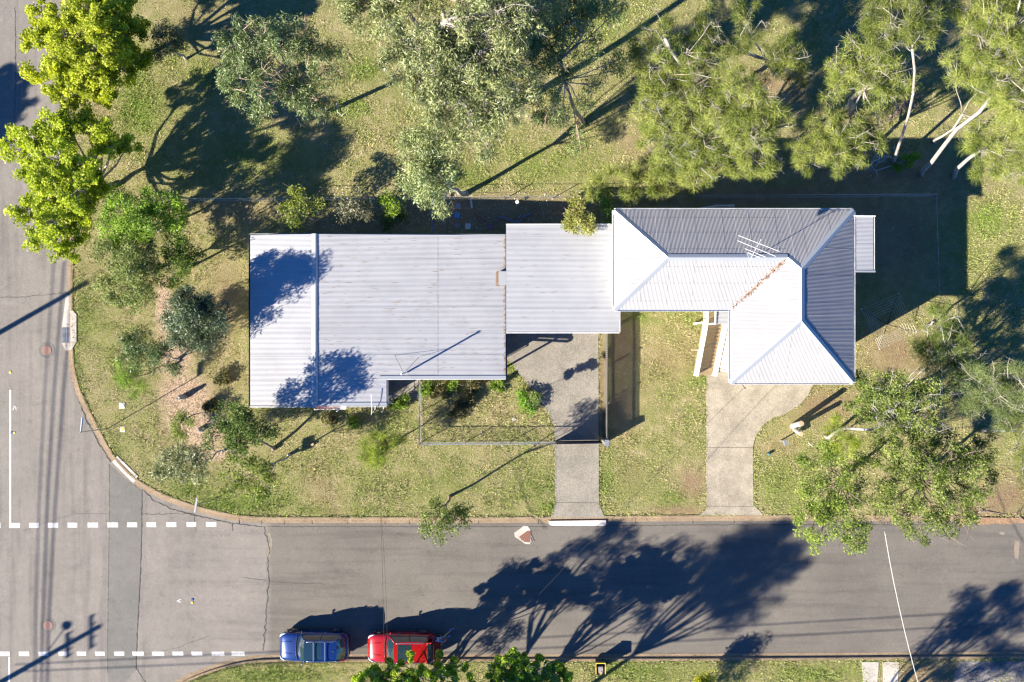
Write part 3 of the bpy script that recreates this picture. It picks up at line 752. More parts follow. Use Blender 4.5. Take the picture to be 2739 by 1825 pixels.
# service mast with two stays
t = thing('service_mast', W(1088, 996, 2.9), 'short white service mast with two wire stays on the left roof', 'mast')
b0 = W(1089, 996, 2.85); top = b0 + Vector((0, 0, 2.45))
MB().tube([b0, top], .055, 10).build('mast_pole', M['white'], t)
MB().lathe(top, [(.055, -.02), (.075, 0), (.07, .06), (.02, .09)], 12).build('mast_cap', M['white'], t)
for px, py in ((1055, 949), (1121, 955)):
    e = W(px, py, 2.95); MB().tube([b0 + Vector((0, 0, 1.5)), e], .012, 4).build('stay_wire', M['wire'], t)
# --- patio roof
pc = thing('patio_roof', (3.1, 3.8, 0), 'flat corrugated patio roof joining the two houses', 'patio roof')
cx0, cx1, cyb, cyt = -.36, 6.60, .52, 7.15
def zC(x, y): return 3.02 + (x - cx0) * .012
corr_sheets(pc, [(cx0, cyb), (cx1, cyb), (cx1, cyt), (cx0, cyt)], 'x', zC, M['roofC'])
strip(pc, (cx0, cyb - .02, 3.0), (cx1, cyb - .02, 3.08), .05, 'fascia', 'fascia', .12)
strip(pc, (cx0, cyt + .02, 3.0), (cx1, cyt + .02, 3.08), .05, 'fascia', 'fascia', .12)
strip(pc, (cx1 + .02, cyb, 3.04), (cx1 + .02, cyt, 3.04), .05, 'fascia', 'fascia', .12)
for x, y in ((.1, .8), (3.2, .8), (6.3, .8), (.1, 6.9), (3.2, 6.9), (6.3, 6.9)): MB().box((x, y, 1.52), (.1, .1, 2.8)).build('post', M['steel'], pc)
for y in (.8, 3.8, 6.9): MB().bar((cx0, y, 2.9), (cx1, y, 2.98), .06, .12).build('beam', M['steel'], pc)
for k, (x, y) in enumerate(((1468, 756), (1583, 821), (1573, 755))):
    p = W(x, y, 3.05)
litter(pc, .2, 6, .8, 6.8, zC, 26, 8, 'roof_debris')
tag(sheet('patio_floor', [(cx0, .9), (6.0, .9), (6.0, 6.6), (cx0, 6.6)], .14, M['drive'], thick=.1), kind='structure')

# --- high set house (right)
HE, TP = 5.9, .41
houseB = thing('house', (13.5, 2.6, 0), 'high set house with hipped silver corrugated roof and an L shaped plan', 'house')
bx0, bx1, bx2, by0, by1, by2 = 5.914, 19.75, 12.66, -2.41, 1.827, 7.578
hm, hw = (by2 - by1) / 2, (bx1 - bx2) / 2
A1 = (bx0 + hm, by1 + hm); A2 = (bx2 + hm, by1 + hm); A3 = (bx2 + hw, by2 - hw); A4 = (bx2 + hw, by0 + hw)
corr_sheets(houseB, [(bx0, by1), A1, (bx0, by2)], 'x', lambda x, y: HE + TP * (x - bx0), M['roofB'])
corr_sheets(houseB, [(bx0, by2), A1, A2, A3, (bx1, by2)], 'y', lambda x, y: HE + TP * (by2 - y), M['roofB'])
corr_sheets(houseB, [(bx0, by1), (bx2, by1), A2, A1], 'y', lambda x, y: HE + TP * (y - by1), M['roofB'])
corr_sheets(houseB, [(bx2, by0), A4, A3, A2, (bx2, by1)], 'x', lambda x, y: HE + TP * (x - bx2), M['roofB'])
corr_sheets(houseB, [(bx2, by0), (bx1, by0), A4], 'y', lambda x, y: HE + TP * (y - by0), M['roofB'])
corr_sheets(houseB, [(bx1, by0), (bx1, by2), A3, A4], 'x', lambda x, y: HE + TP * (bx1 - x), M['roofB'])
def P3(p, z): return (p[0], p[1], z)
zm, zw = HE + TP * hm, HE + TP * hw
for a, b_ in ((P3((bx0, by2), HE), P3(A1, zm)), (P3((bx0, by1), HE), P3(A1, zm)), (P3(A1, zm), P3(A2, zm)), (P3(A2, zm), P3(A3, zw)), (P3(A3, zw), P3(A4, zw)),
              (P3((bx1, by2), HE), P3(A3, zw)), (P3((bx1, by0), HE), P3(A4, zw)), (P3((bx2, by0), HE), P3(A4, zw))):
    cap(houseB, a, b_, .2, .075)
# rusty valley between the wings
a, b_ = Vector((bx2 + .02, by1 + .02, HE - .005)), Vector((A2[0] - .1, A2[1] - .1, zm - .03))
MB().bar(a, b_, .16, .03).build('valley_gutter', M['rustpale'], houseB)
litter(houseB, 0, 1, 0, 1, lambda x, y: 0, 1, 9) if False else None
rn = random.Random(4); mb = MB()
for _ in range(160):
    u = rn.random(); p = a.lerp(b_, u) + Vector((rn.gauss(0, .07), rn.gauss(0, .07), .06)); mb.box(p, (.07, .03, .012), rz=rn.uniform(0, 3))
o = mb.build('leaf_litter', M['litter'], houseB); o['kind'] = 'stuff'
for p, q in (((bx0, by2), (bx0, by1)), ((bx0, by1), (bx2, by1)), ((bx2, by1), (bx2, by0)), ((bx2, by0), (bx1, by0)), ((bx1, by0), (bx1, by2)), ((bx1, by2), (bx0, by2))):
    a, b_ = Vector((*p, HE - .02)), Vector((*q, HE - .02)); gutter(houseB, a, b_, .11, 'fascia' if p[1] == by2 or q[0] == bx1 else 'gutter')
mb = MB()
for yy in (2.3, 3.3, 4.2, 5.2, 6.2, 7.1):
    x = bx0 + .25
    while x < bx1 - .2:
        d = min(x - bx0, bx1 - x)
        for y in (yy,):
            if y < by1 + .15 and x < bx2: pass
            elif min(y - by1, by2 - y) < d and x < A2[0] and A1[0] - hm < x: mb.box((x, y, HE + TP * min(y - by1, by2 - y) + .016), (.03, .03, .012))
        x += .152
mb.build('roof_screws', M['darkgut'], houseB)
# soffit and walls
so = [(bx0 + .05, by1 + .05), (bx2 + .05, by1 + .05), (bx2 + .05, by0 + .05), (bx1 - .05, by0 + .05), (bx1 - .05, by2 - .05), (bx0 + .05, by2 - .05)]
MB().add([(x, y, HE - .14) for x, y in so], [(0, 1, 4, 5), (1, 2, 3, 4)]).build('soffit', M['white'], houseB)
wb = [(6.5, 2.4), (13.25, 2.4), (13.25, -1.85), (19.2, -1.85), (19.2, 7.0), (6.5, 7.0)]
wallring(houseB, wb, 2.7, HE - .15, M['wallB']); wallring(houseB, wb, .12, 2.68, M['wallA'], name='lower_wall', th=.12)
MB().prism([(6.45, 2.35), (19.25, 2.35), (19.25, 7.05), (6.45, 7.05)], 2.62, 2.74).build('floor', M['timber'], houseB)
for x in (8.0, 10.6): window(houseB, (x, 2.34, 4.4), 1.5, 1.2, (0, -1))
for x in (15, 17.5): window(houseB, (x, -1.91, 4.4), 1.4, 1.2, (0, -1)); window(houseB, (x, -1.91, 1.5), 1.4, 1.0, (0, -1))
for y in (0, 2.2): window(houseB, (19.26, y, 4.4), 1.4, 1.2, (1, 0))
for x in (8, 10.5, 15, 17.5): window(houseB, (x, 7.06, 4.4), 1.3, 1.1, (0, 1))
for y in (4.0,): window(houseB, (6.44, y, 4.8), 1.2, .9, (-1, 0))
# eastern lean-to
lx0, lx1, ly0, ly1 = 19.73, 20.95, 4.05, 7.22
def zL(x, y): return HE - .05 - (x - lx0) * .08
corr_sheets(houseB, [(lx0, ly0), (lx1, ly0), (lx1, ly1), (lx0, ly1)], 'x', zL, M['roofC'])
gutter(houseB, (lx1, ly0, zL(lx1, 0) - .02), (lx1, ly1, zL(lx1, 0) - .02), .11, 'fascia')
strip(houseB, (lx0 - .05, ly0 - .02, HE - .03), (lx1 + .12, ly0 - .02, HE - .12), .10)
strip(houseB, (lx0 - .05, ly1 + .02, HE - .03), (lx1 + .12, ly1 + .02, HE - .12), .06, 'fascia', 'fascia', .08)
wallring(houseB, [(19.1, 4.3), (20.6, 4.3), (20.6, 6.95), (19.1, 6.95)], .12, HE - .3, M['wallB'], skip=(3,))
window(houseB, (20.66, 5.6, 4.3), 1.2, 1.1, (1, 0))

# front stair between the wings
st = thing('staircase', (12.2, 0, 0), 'timber front stair with white slatted balustrades between the house wings', 'stairs')
topy, boty = W(0, 868, 2.7).y, W(0, 1003, .15).y
x0, x1 = W(1903, 0, 1.4).x, W(1944, 0, 1.4).x
sx0, sx1 = 11.85, 13.0
NT_ = 14; ztop, zbot = 2.7, .2
for k in range(NT_):
    u = (k + .5) / NT_; z = ztop + (zbot - ztop) * u; y = topy + (boty - topy) * u
    MB().box(((sx0 + sx1) / 2, y, z), (sx1 - sx0, .235, .045)).build('tread', M['timber'], st)
MB().box(((sx0 + sx1) / 2, topy + .75, ztop), (sx1 - sx0, 1.35, .08)).build('landing', M['timber'], st)
for x in (sx0 - .02, sx1 + .02):
    MB().bar((x, topy, ztop - .1), (x, boty - .05, zbot - .12), .04, .22).build('stringer', M['timber'], st)
    a, b_ = Vector((x, topy, ztop + .98)), Vector((x, boty, zbot + .98))
    MB().bar(a, b_, .13, .05).build('handrail', M['white'], st); MB().bar(a - Vector((0, 0, .85)), b_ - Vector((0, 0, .85)), .04, .06).build('bottom_rail', M['white'], st)
    for k in range(30):
        p = a.lerp(b_, (k + .5) / 30); MB().box(p - Vector((0, 0, .43)), (.03, .075, .84)).build('baluster', M['white'], st)
    for k, u in enumerate((0, .5, 1)):
        p = a.lerp(b_, u); MB().box(p - Vector((0, 0, .45)), (.1, .1, 1.05)).build('newel_post', M['white'], st)
MB().box((sx0 - .02, topy + .75, ztop + 1.0), (.13, 1.4, .05)).build('handrail', M['white'], st)
for k in range(9): MB().box((sx0 - .02, topy + .12 + k * .15, ztop + .52), (.03, .075, .9)).build('baluster', M['white'], st)
for x in (sx0, sx1 - .05):
    MB().box((x, topy + .1, 1.4), (.1, .1, 2.6)).build('post', M['white'], st)
mb = MB(); mb.bar((sx0 - .5, topy - 1.6, 1.45), (sx0 + .02, topy - 1.6, 1.75), .08, .08); mb.build('brace', M['timber'], st)
aw = thing('awning', (12.2, 1.2, 0), 'small corrugated awning over the top of the front stair', 'awning')
corr_sheets(aw, [(W(1915, 0, 5).x, W(0, 868, 5).y), (W(1953, 0, 5).x + .05, W(0, 868, 5).y), (W(1953, 0, 5).x + .05, 1.95), (W(1915, 0, 5).x, 1.95)], 'x', lambda x, y: 5.15 - (1.9 - y) * .05, M['roofC'])
MB().bar((W(1912, 0, 5).x, W(0, 868, 5).y, 5.1), (W(1912, 0, 5).x, 1.95, 5.2), .05, .16).build('fascia', M['fascia'], aw)
MB().box((W(1914, 0, 5).x, W(0, 866, 5).y, 3.9), (.08, .08, 2.4)).build('post', M['white'], aw)
# back stair
bs = thing('staircase', (11.6, 8.1, 0), 'back stair with blue grey railing at the rear eave', 'stairs')
yb = 8.0
pts = [W(1846, 562, 4.0), W(1916, 550, 3.9), W(1962, 549, 3.8)]
MB().bar(pts[0], pts[1], .06, .05).build('handrail', M['gutter'], bs); MB().bar(pts[1], pts[2], .06, .05).build('handrail', M['gutter'], bs)
MB().bar(pts[2], (pts[2].x, 7.1, 3.8), .06, .05).build('handrail', M['gutter'], bs)
MB().box(((pts[1].x + pts[2].x) / 2, 7.65, 2.72), (1.3, 1.0, .08)).build('landing', M['timber'], bs)
for k in range(16):
    p = pts[0].lerp(pts[1], k / 15.); MB().box((p.x, p.y, p.z - .5), (.025, .03, .95)).build('baluster', M['gutter'], bs)
for k in range(8):
    p = pts[1].lerp(pts[2], (k + .5) / 8.); MB().box((p.x, p.y, p.z - .5), (.03, .03, .95)).build('baluster', M['gutter'], bs)
for k in range(9): MB().box((pts[1].x - .25 - k * .22, 7.62, 2.5 - k * .28), (.24, .9, .04)).build('tread', M['timber'], bs)
for p in (pts[1], pts[2]): MB().box((p.x, p.y, p.z / 2 + .05), (.09, .09, p.z)).build('post', M['gutter'], bs)
# TV aerial
b0 = W(2012, 692, 7.1); top = b0 + Vector((.0, 0, 2.0))
ae = thing('tv_aerial', b0, 'rake shaped television aerial on the ridge of the right house', 'aerial')
MB().tube([b0 + Vector((0, 0, -.1)), top], .02, 6).build('mast', M['steel'], ae)
h = top.z
e0, e1 = W(2003, 702, h - .1), W(2036, 640, h - .1)
MB().tube([e0, e1], .015, 5).build('boom', M['lwire'], ae)
for (p, q) in (((1975, 630), (2085, 673)), ((1973, 644), (2075, 686)), ((1992, 665), (2048, 688)), ((2000, 676), (2034, 690))):
    MB().tube([W(*p, h - .08), W(*q, h - .08)], .016, 5).build('element', M['lwire'], ae)
MB().box(W(2008, 680, h - .2), (.35, .3, .1), rz=.4).build('amplifier_box', M['steel'], ae)
# ------------------------------------------------------------------ vegetation
def fast_mesh(name, V, nper, tint, m, parent, extra=None):
    """V (N,nper,3) separate polygons"""
    N = len(V); me = bpy.data.meshes.new(name)
    if parent is not None: V = V - np.array(ORIG[parent.name])
    me.vertices.add(N * nper); me.vertices.foreach_set('co', V.astype('f').ravel())
    me.loops.add(N * nper); me.loops.foreach_set('vertex_index', np.arange(N * nper, dtype='i'))
    me.polygons.add(N); me.polygons.foreach_set('loop_start', np.arange(0, N * nper, nper, dtype='i')); me.polygons.foreach_set('loop_total', np.full(N, nper, 'i'))
    me.update(calc_edges=True)
    a = me.attributes.new('tint', 'FLOAT', 'POINT'); a.data.foreach_set('value', np.repeat(tint, nper).astype('f'))
    for k, v in (extra or {}).items():
        a = me.attributes.new(k, 'FLOAT', 'POINT'); a.data.foreach_set('value', np.repeat(v, nper).astype('f'))
    me.materials.append(m)
    o = bpy.data.objects.new(name, me); col.objects.link(o)
    if parent is not None: o.parent = parent; ORIG[o.name] = ORIG[parent.name]
    else: ORIG[o.name] = Vector((0, 0, 0))
    return o
def unit(a): return a / (np.linalg.norm(a, axis=1, keepdims=True) + 1e-9)

STY = dict(
    broad=dict(L=(.12, .22), Wd=.75, per=85, cr=.36, up=.9, droop=.1, lo=(.085, .125, .012), hi=(.30, .34, .045), tr=.45, rough=.5, gl=.25),
    gum=dict(L=(.16, .26), Wd=.22, per=190, cr=.55, up=.3, droop=.75, lo=(.085, .115, .05), hi=(.27, .31, .16), tr=.22, rough=.42, gl=.4),
    needle=dict(L=(.20, .40), Wd=.055, per=225, cr=.50, up=.35, droop=.25, lo=(.12, .155, .035), hi=(.32, .35, .12), tr=.15, rough=.6, gl=.15),
    fine=dict(L=(.09, .15), Wd=.38, per=230, cr=.48, up=.5, droop=.2, lo=(.07, .105, .02), hi=(.24, .28, .075), tr=.28, rough=.5, gl=.25),
)
TREES = 0
def tree(label, cat='tree', base=None, lobes=(), style='gum', tr=.12, bark_='bark_grey', seed=1, den=1.0, shade=None, group='trees and shrubs', name=None, trunkpts=None, bare=0, clump=1.0, leafscale=1.0, fork=.45, limb=1.0, flat=.6, lobemode='px'):
    """base px; lobes (px,py,height,radius[m]) as seen in the photo"""
    rnd = np.random.default_rng(seed); rn = random.Random(seed)
    S = STY[style]
    b = W(*base, 0) + Vector((0, 0, .1)) if not isinstance(base, Vector) else base
    t = thing(name or {'broad': 'broadleaf_tree', 'gum': 'gum_tree', 'needle': 'she_oak_tree', 'fine': 'paperbark_tree'}[style], b, label, cat, group)
    Ls = [(W(l[0], l[1], l[2]) if lobemode == 'px' else SH(l[0], l[1], l[2]), l[3]) for l in lobes]
    cen = sum((p for p, r in Ls), Vector()) / len(Ls)
    mb = MB()
    if trunkpts:
        tp_ = [b] + [W(*q) for q in trunkpts]
    else:
        f = b.lerp(cen, fork); f += Vector((rn.uniform(-.2, .2), rn.uniform(-.2, .2), 0))
        tp_ = [b - Vector((0, 0, .15)), b.lerp(f, .35) + Vector((rn.uniform(-.12, .12), rn.uniform(-.12, .12), 0)), b.lerp(f, .7) + Vector((rn.uniform(-.12, .12), rn.uniform(-.12, .12), 0)), f]
    n = len(tp_); mb.tube(tp_, [tr * (1.25 if i == 0 else 1) * (1 - .4 * i / (n - 1)) for i in range(n)], 8)
    if trunkpts is None: mb.tube([b - Vector((0, 0, .2)), b + Vector((0, 0, .35))], [tr * 1.7, tr * 1.05], 8)
    f = tp_[-1]; C = []; CR = []
    for p, r in Ls:
        # nearest trunk point that is lower than the lobe
        st_ = min(tp_[max(1, n // 2):], key=lambda q: (q - p).length + (3 if q.z > p.z else 0))
        mid = st_.lerp(p, .5) + Vector((rn.uniform(-.15, .15) * r, rn.uniform(-.15, .15) * r, -.12 * (p - st_).length + rn.uniform(0, .3)))
        rr = tr * .45 * min(1.3, .5 + r / 2.5) * limb
        mb.tube([st_, st_.lerp(mid, .55) + Vector((rn.uniform(-.1, .1), rn.uniform(-.1, .1), 0)), mid, mid.lerp(p, .6), p], [rr, rr * .85, rr * .7, rr * .5, rr * .3], 6)
        nc = max(3, int(r * r * (15 if style == 'broad' else 9.5 if style == 'needle' else 7.5) * den / (clump * clump)))
        d = rnd.normal(size=(nc, 3)); d /= np.linalg.norm(d, axis=1, keepdims=True)
        rad = r * rnd.uniform(.25, 1.0, nc) ** .6
        pos_ = np.array(p) + d * rad[:, None] * np.array([1, 1, flat])
        for q in pos_:
            q = Vector(q); m_ = p.lerp(q, .5) + Vector((rn.uniform(-.12, .12), rn.uniform(-.12, .12), -.1)) * r
            w = max(.012, rr * .28)
            stt = mid.lerp(p, rn.uniform(.3, 1))
            mb.tube([stt, m_, q], [w, w * .65, w * .3], 4, cap=False)
            if style in ('needle', 'fine') or bare:
                for _ in range(2):
                    e = q + Vector((rn.uniform(-1, 1), rn.uniform(-1, 1), rn.uniform(-.1, .6))) * S['cr'] * 1.2
                    mb.tube([m_, q.lerp(e, .4) + Vector((rn.uniform(-.05, .05),) * 3), e], [w * .45, w * .35, .006], 3, cap=False)
        C.append(pos_); CR.append(rnd.uniform(.7, 1.25, nc) * S['cr'] * clump)
        for _ in range(int(bare * r * 2)):
            a = rn.uniform(0, 6.28); e = p + Vector((math.cos(a), math.sin(a), rn.uniform(.2, .9))) * r * rn.uniform(.7, 1.15)
            m_ = p.lerp(e, .5) + Vector((rn.uniform(-.2, .2), rn.uniform(-.2, .2), .1)) * r
            w = .02
            mb.tube([mid.lerp(p, rn.random()), m_, e], [w * 1.4, w, w * .4], 4, cap=False)
            for _k in range(4):
                u = rn.uniform(.3, 1); s0 = m_.lerp(e, u); s1 = s0 + Vector((rn.uniform(-1, 1), rn.uniform(-1, 1), rn.uniform(0, .5))) * .45
                mb.tube([s0, s0.lerp(s1, .5) + Vector((rn.uniform(-.08, .08), rn.uniform(-.08, .08), 0)), s1], [w * .5, w * .4, .006], 3, cap=False)
    mb.build('trunk', M[bark_], t, smooth=True)
    C = np.concatenate(C); CR = np.concatenate(CR)
    per = int(S['per'] / (leafscale ** 2))
    k = len(C); ci = np.repeat(np.arange(k), per); N = len(ci)
    d = unit(rnd.normal(size=(N, 3))); rad = rnd.random(N) ** .45
    off = d * rad[:, None] * CR[ci][:, None] * np.array([1, 1, .7])
    P = C[ci] + off
    if style == 'needle':      # strands fan out from each twig tip
        ax = unit(d * np.array([1, 1, .55]) + rnd.normal(size=(N, 3)) * .35 + np.array([0, 0, -.15]))
    elif style == 'gum':
        ax = unit(d * .8 + rnd.normal(size=(N, 3)) * .6 + np.array([0, 0, -S['droop']]))
    else:
        ax = unit(rnd.normal(size=(N, 3)) * np.array([1, 1, .4]) + d * .4)
    up = unit(rnd.normal(size=(N, 3)) * .6 + np.array([0, 0, S['up']]))
    sd_ = unit(np.cross(ax, up))
    L = rnd.uniform(*S['L'], N) * leafscale; Wd = L * S['Wd'] * rnd.uniform(.7, 1.2, N)
    cl = rnd.random(k)
    dead = (cl[ci] > .93) & (rnd.random(N) < .5)
    hgt = np.clip((P[:, 2] - C[ci][:, 2]) / (CR[ci] + 1e-6), -1, 1)
    tint = np.clip((.22 if style == 'broad' else .06) + .62 * rnd.random(N) ** 1.2 + .6 * (cl[ci] - .42), 0, 1)
    a = ax * (L / 2)[:, None]; s_ = sd_ * (Wd / 2)[:, None]
    if style == 'needle':
        V = np.stack([P - a - s_, P - a + s_, P + a], 1); nper = 3
    else:
        V = np.stack([P - a, P + s_ - a * .15, P + a, P - s_ - a * .15], 1); nper = 4
    lo, hi = shade or (S['lo'], S['hi'])
    m = leafmat('leaf_%s_%d' % (style, int((lo[0] * 7 + hi[1] * 131 + lo[2] * 37 + hi[0] * 53) * 1000)), lo, hi, S['tr'], S['rough'], S['gl'])
    o = fast_mesh('crown', V, nper, tint, m, t)
    return t

YG = ((.13, .18, .012), (.62, .64, .06))
# --- left road: two big bright broadleaf trees
tree('big yellow green broadleaf tree overhanging the left road at the top', base=(352, 165), leafscale=.85, style='broad', seed=11, tr=.2, bark_='bark_grey', shade=YG,
     lobes=[(120, 45, 5.1, 1.1), (170, 85, 5.6, 1.4), (105, 115, 5.1, 1.1), (240, 40, 5.6, 1.6), (300, 60, 5.3, 1.5), (345, 80, 4.3, 1.1), (250, 120, 6.1, 1.7), (180, 150, 5.7, 1.5), (300, 150, 5.3, 1.4), (225, 200, 5.5, 1.6), (165, 215, 5.1, 1.2), (95, 195, 4.5, .8), (200, 250, 4.9, 1.2),
            (270, 220, 4.9, 1.3), (330, 190, 4.1, 1.1), (265, 270, 4.1, .8), (365, 75, 3.9, .7), (300, 10, 5.1, 1.3), (375, 150, 3.6, .8)], den=1.0)
tree('spreading bright green tree forking over the left road kerb', base=(296, 503), leafscale=.85, style='broad', seed=12, tr=.2, bark_='bark_grey', shade=((.12, .175, .012), (.56, .62, .06)),
     lobes=[(40, 385, 5.0, 1.0), (85, 365, 5.5, 1.1), (135, 345, 5.5, 1.1), (180, 335, 5.3, .8), (90, 415, 5.3, .9), (165, 380, 5.1, .8), (120, 450, 5.1, 1.0), (80, 480, 4.7, .8), (230, 320, 4.9, .8), (265, 350, 4.7, .8), (300, 385, 4.3, .9), (255, 400, 4.5, .6),
            (170, 470, 5.0, .9), (240, 470, 4.5, .9), (150, 530, 4.9, 1.2), (60, 555, 4.5, .9), (110, 590, 4.8, 1.1), (190, 560, 4.5, 1.3), (85, 640, 4.3, .6), (150, 640, 4.5, 1.1), (210, 620, 4.1, .8), (175, 680, 4.1, .7), (230, 530, 4.3, 1.0), (345, 385, 4.1, .6), (260, 500, 3.9, .8), (150, 420, 6.8, 1.1), (200, 520, 6.8, 1.1), (110, 480, 6.6, 1.0), (130, 600, 6.2, 1.0), (230, 450, 6.2, .8)], den=1.05, fork=.3, limb=1.2)
tree('small olive grey gum standing in the shadow beside the bright tree', base=(500, 160), style='gum', seed=13, tr=.07, lobes=[(440, 110, 4.2, 1.0), (470, 130, 3.8, .7), (430, 85, 4.2, .6), (425, 145, 4, .5)], den=.75, shade=((.08, .09, .03), (.26, .25, .12)))
tree('fresh green tree with airy foliage behind the corner', base=(430, 620), style='fine', seed=14, tr=.1, leafscale=1.25, shade=((.10, .18, .012), (.36, .52, .06)),
     lobes=[(330, 560, 5.6, 1.3), (370, 600, 5.4, 1.2), (300, 610, 5.2, .9), (440, 560, 5, 1.1), (470, 590, 4.6, .9), (400, 540, 5.4, .9), (455, 630, 4.4, .8), (340, 640, 5, .9), (400, 600, 3, 1.2), (360, 640, 3, 1.1)], den=1.6)
tree('loose olive green tree on the verge below the fresh green one', base=(410, 720), style='fine', seed=15, tr=.1, leafscale=1.3, bark_='bark_brown', shade=((.09, .12, .03), (.32, .38, .12)),
     lobes=[(290, 670, 5, 1.0), (330, 700, 5.2, 1.2), (370, 660, 5, 1.1), (290, 740, 4.6, .8), (350, 760, 4.8, 1.0), (400, 700, 4.6, .9), (320, 790, 4.4, .8), (380, 790, 4.2, .6), (360, 810, 4, .5), (340, 710, 3.2, 1.2), (380, 740, 3, 1.0)], den=1.3)
tree('dark green bushy tree between the verge tree and the round bush', base=(510, 715), style='fine', seed=16, tr=.09, leafscale=1.25, shade=((.05, .085, .012), (.16, .24, .03)),
     lobes=[(470, 690, 4.4, 1.0), (500, 720, 4.2, .9), (455, 730, 4.2, .8), (520, 690, 3.8, .6), (490, 660, 4, .5)], den=1.4)
tree('dense round blue green bush tree in front of the left house', base=(560, 880), style='gum', seed=17, tr=.1, flat=.9, shade=((.045, .07, .035), (.19, .24, .14)),
     lobes=[(500, 830, 5.4, 1.25), (545, 850, 5.3, 1.2), (480, 880, 5.0, 1.1), (530, 900, 4.8, 1.1), (510, 800, 5, .8), (580, 880, 4.4, .8), (470, 840, 5, .9), (520, 850, 6.2, 1.1), (560, 830, 5.9, .9)], den=1.7)
tree('leaning green shrub with reddish leaf litter under it left of the mulch bed', base=(480, 960), style='gum', seed=18, tr=.06, shade=((.05, .09, .03), (.17, .26, .10)), lobes=[(350, 930, 3.2, .8), (390, 950, 3.4, .9), (430, 930, 3.2, .8), (460, 975, 2.8, .4), (365, 905, 3.2, .5)], den=1.3)
tree('feathery lime green shrub leaning over the corner verge', base=(470, 975), style='needle', seed=19, tr=.05, shade=((.10, .17, .02), (.26, .38, .05)), lobes=[(325, 990, 2.8, .8), (360, 1010, 2.8, .8), (320, 1020, 2.4, .5), (370, 1040, 2.2, .6)], den=.8, bark_='bark_brown')
tree('low bright shrub beside the boulders', base=(500, 1120), cat='shrub', name='shrub', style='fine', seed=20, tr=.03, shade=((.10, .15, .02), (.32, .38, .07)), lobes=[(475, 1135, 1.4, .55), (500, 1120, 1.5, .5), (485, 1160, 1.2, .35)], den=.8)
tree('dark leafy small tree below the left house corner', base=(735, 1200), style='fine', seed=21, tr=.09, leafscale=1.4, bark_='bark_brown', shade=((.045, .075, .015), (.15, .23, .04)), lobes=[(620, 1120, 5.8, 1.0), (660, 1150, 6.0, 1.1), (700, 1160, 6.0, .8), (630, 1170, 5.6, .8), (600, 1150, 5.2, .8), (650, 1115, 6.2, .7), (680, 1125, 6.3, .8), (575, 1165, 5.4, .6), (640, 1195, 5.6, .6)], den=1.25)
tree('sparse silvery tree at the curved corner of the verge', base=(600, 1205), style='gum', seed=22, tr=.06, leafscale=1.15, shade=((.11, .13, .06), (.36, .38, .22)), lobes=[(450, 1235, 4.2, .8), (500, 1230, 4.4, .9), (540, 1215, 4, .7), (480, 1275, 3.8, .7), (530, 1260, 3.8, .5), (430, 1260, 3.6, .4)], den=1.2)
tree('yellowish green small tree above the lower kerb', base=(775, 1215), style='fine', seed=23, tr=.07, leafscale=1.4, shade=((.09, .13, .015), (.27, .33, .05)), lobes=[(640, 1245, 4.6, .9), (690, 1255, 4.4, .8), (620, 1290, 4.2, .7), (680, 1310, 4.0, .7), (720, 1270, 4, .6), (705, 1325, 3.8, .4)], den=1.25)
tree('bright feathery wattle straddling the front boundary', base=(1050, 1195), style='needle', seed=24, tr=.06, shade=((.12, .18, .015), (.36, .42, .05)), bark_='bark_brown', lobes=[(1000, 1185, 3.2, .9), (1030, 1180, 3.2, .8), (990, 1220, 3.0, .7), (1060, 1175, 2.8, .6), (1010, 1235, 2.6, .5)], den=1.2)
tree('slim young tree leaning over the lower kerb', base=(1203, 1327), style='fine', seed=25, tr=.08, leafscale=1.4, bark_='bark_brown', shade=((.08, .12, .02), (.30, .35, .10)), lobes=[(1170, 1380, 6.0, .9), (1175, 1420, 6.2, .8), (1220, 1390, 5.6, .7), (1150, 1405, 5.8, .6), (1235, 1375, 5.2, .5), (1165, 1360, 5.4, .5)], den=.85, fork=.5)
tree('vivid green shrub at the driveway edge', base=(1412, 1080), cat='shrub', name='shrub', style='fine', seed=26, tr=.02, leafscale=1.4, shade=((.07, .16, .01), (.22, .40, .03)), lobes=[(1405, 1075, .7, .5), (1400, 1055, .6, .35), (1415, 1090, .6, .3)], den=.9)
tree('thin sapling beside the vivid green shrub', base=(1424, 1060), style='fine', seed=27, tr=.018, leafscale=1.1, lobes=[(1434, 1062, 1.9, .22), (1433, 1065, 2.4, .28), (1436, 1063, 2.9, .2), (1428, 1058, 1.5, .2)], den=2.2, shade=((.10, .14, .03), (.26, .34, .08)), clump=.5)
# --- shrubs along the rear boundary
tree('yellow green shrub with a bent stem behind the left house', base=(852, 592), style='fine', seed=28, tr=.05, leafscale=1.4, bark_='bark_pink', shade=((.10, .14, .02), (.30, .34, .06)), lobes=[(785, 560, 2.8, .8), (815, 540, 2.8, .8), (790, 585, 2.6, .5), (840, 550, 2.6, .5), (800, 520, 2.8, .5)], den=.95)
tree('dull grey leaved shrub behind the left house', base=(965, 580), style='gum', seed=29, tr=.05, shade=((.10, .10, .06), (.28, .27, .18)), lobes=[(940, 550, 2.6, .8), (965, 540, 2.5, .7), (945, 575, 2.2, .6), (975, 565, 2.2, .5)], den=1.1)
tree('small glossy green shrub between the grey one and the gum', base=(1062, 555), style='fine', seed=30, tr=.04, leafscale=1.5, shade=((.07, .13, .01), (.24, .34, .03)), lobes=[(1050, 545, 2.2, .55), (1035, 535, 2.2, .4), (1048, 562, 1.8, .35)], den=1)
tree('shaded dark shrub at the rear wall of the left house', base=(1065, 590), cat='shrub', name='shrub', style='fine', seed=31, tr=.03, leafscale=1.4, shade=((.04, .07, .01), (.10, .15, .03)), lobes=[(1070, 585, 1.0, .6), (1040, 590, .9, .5)], den=.7)
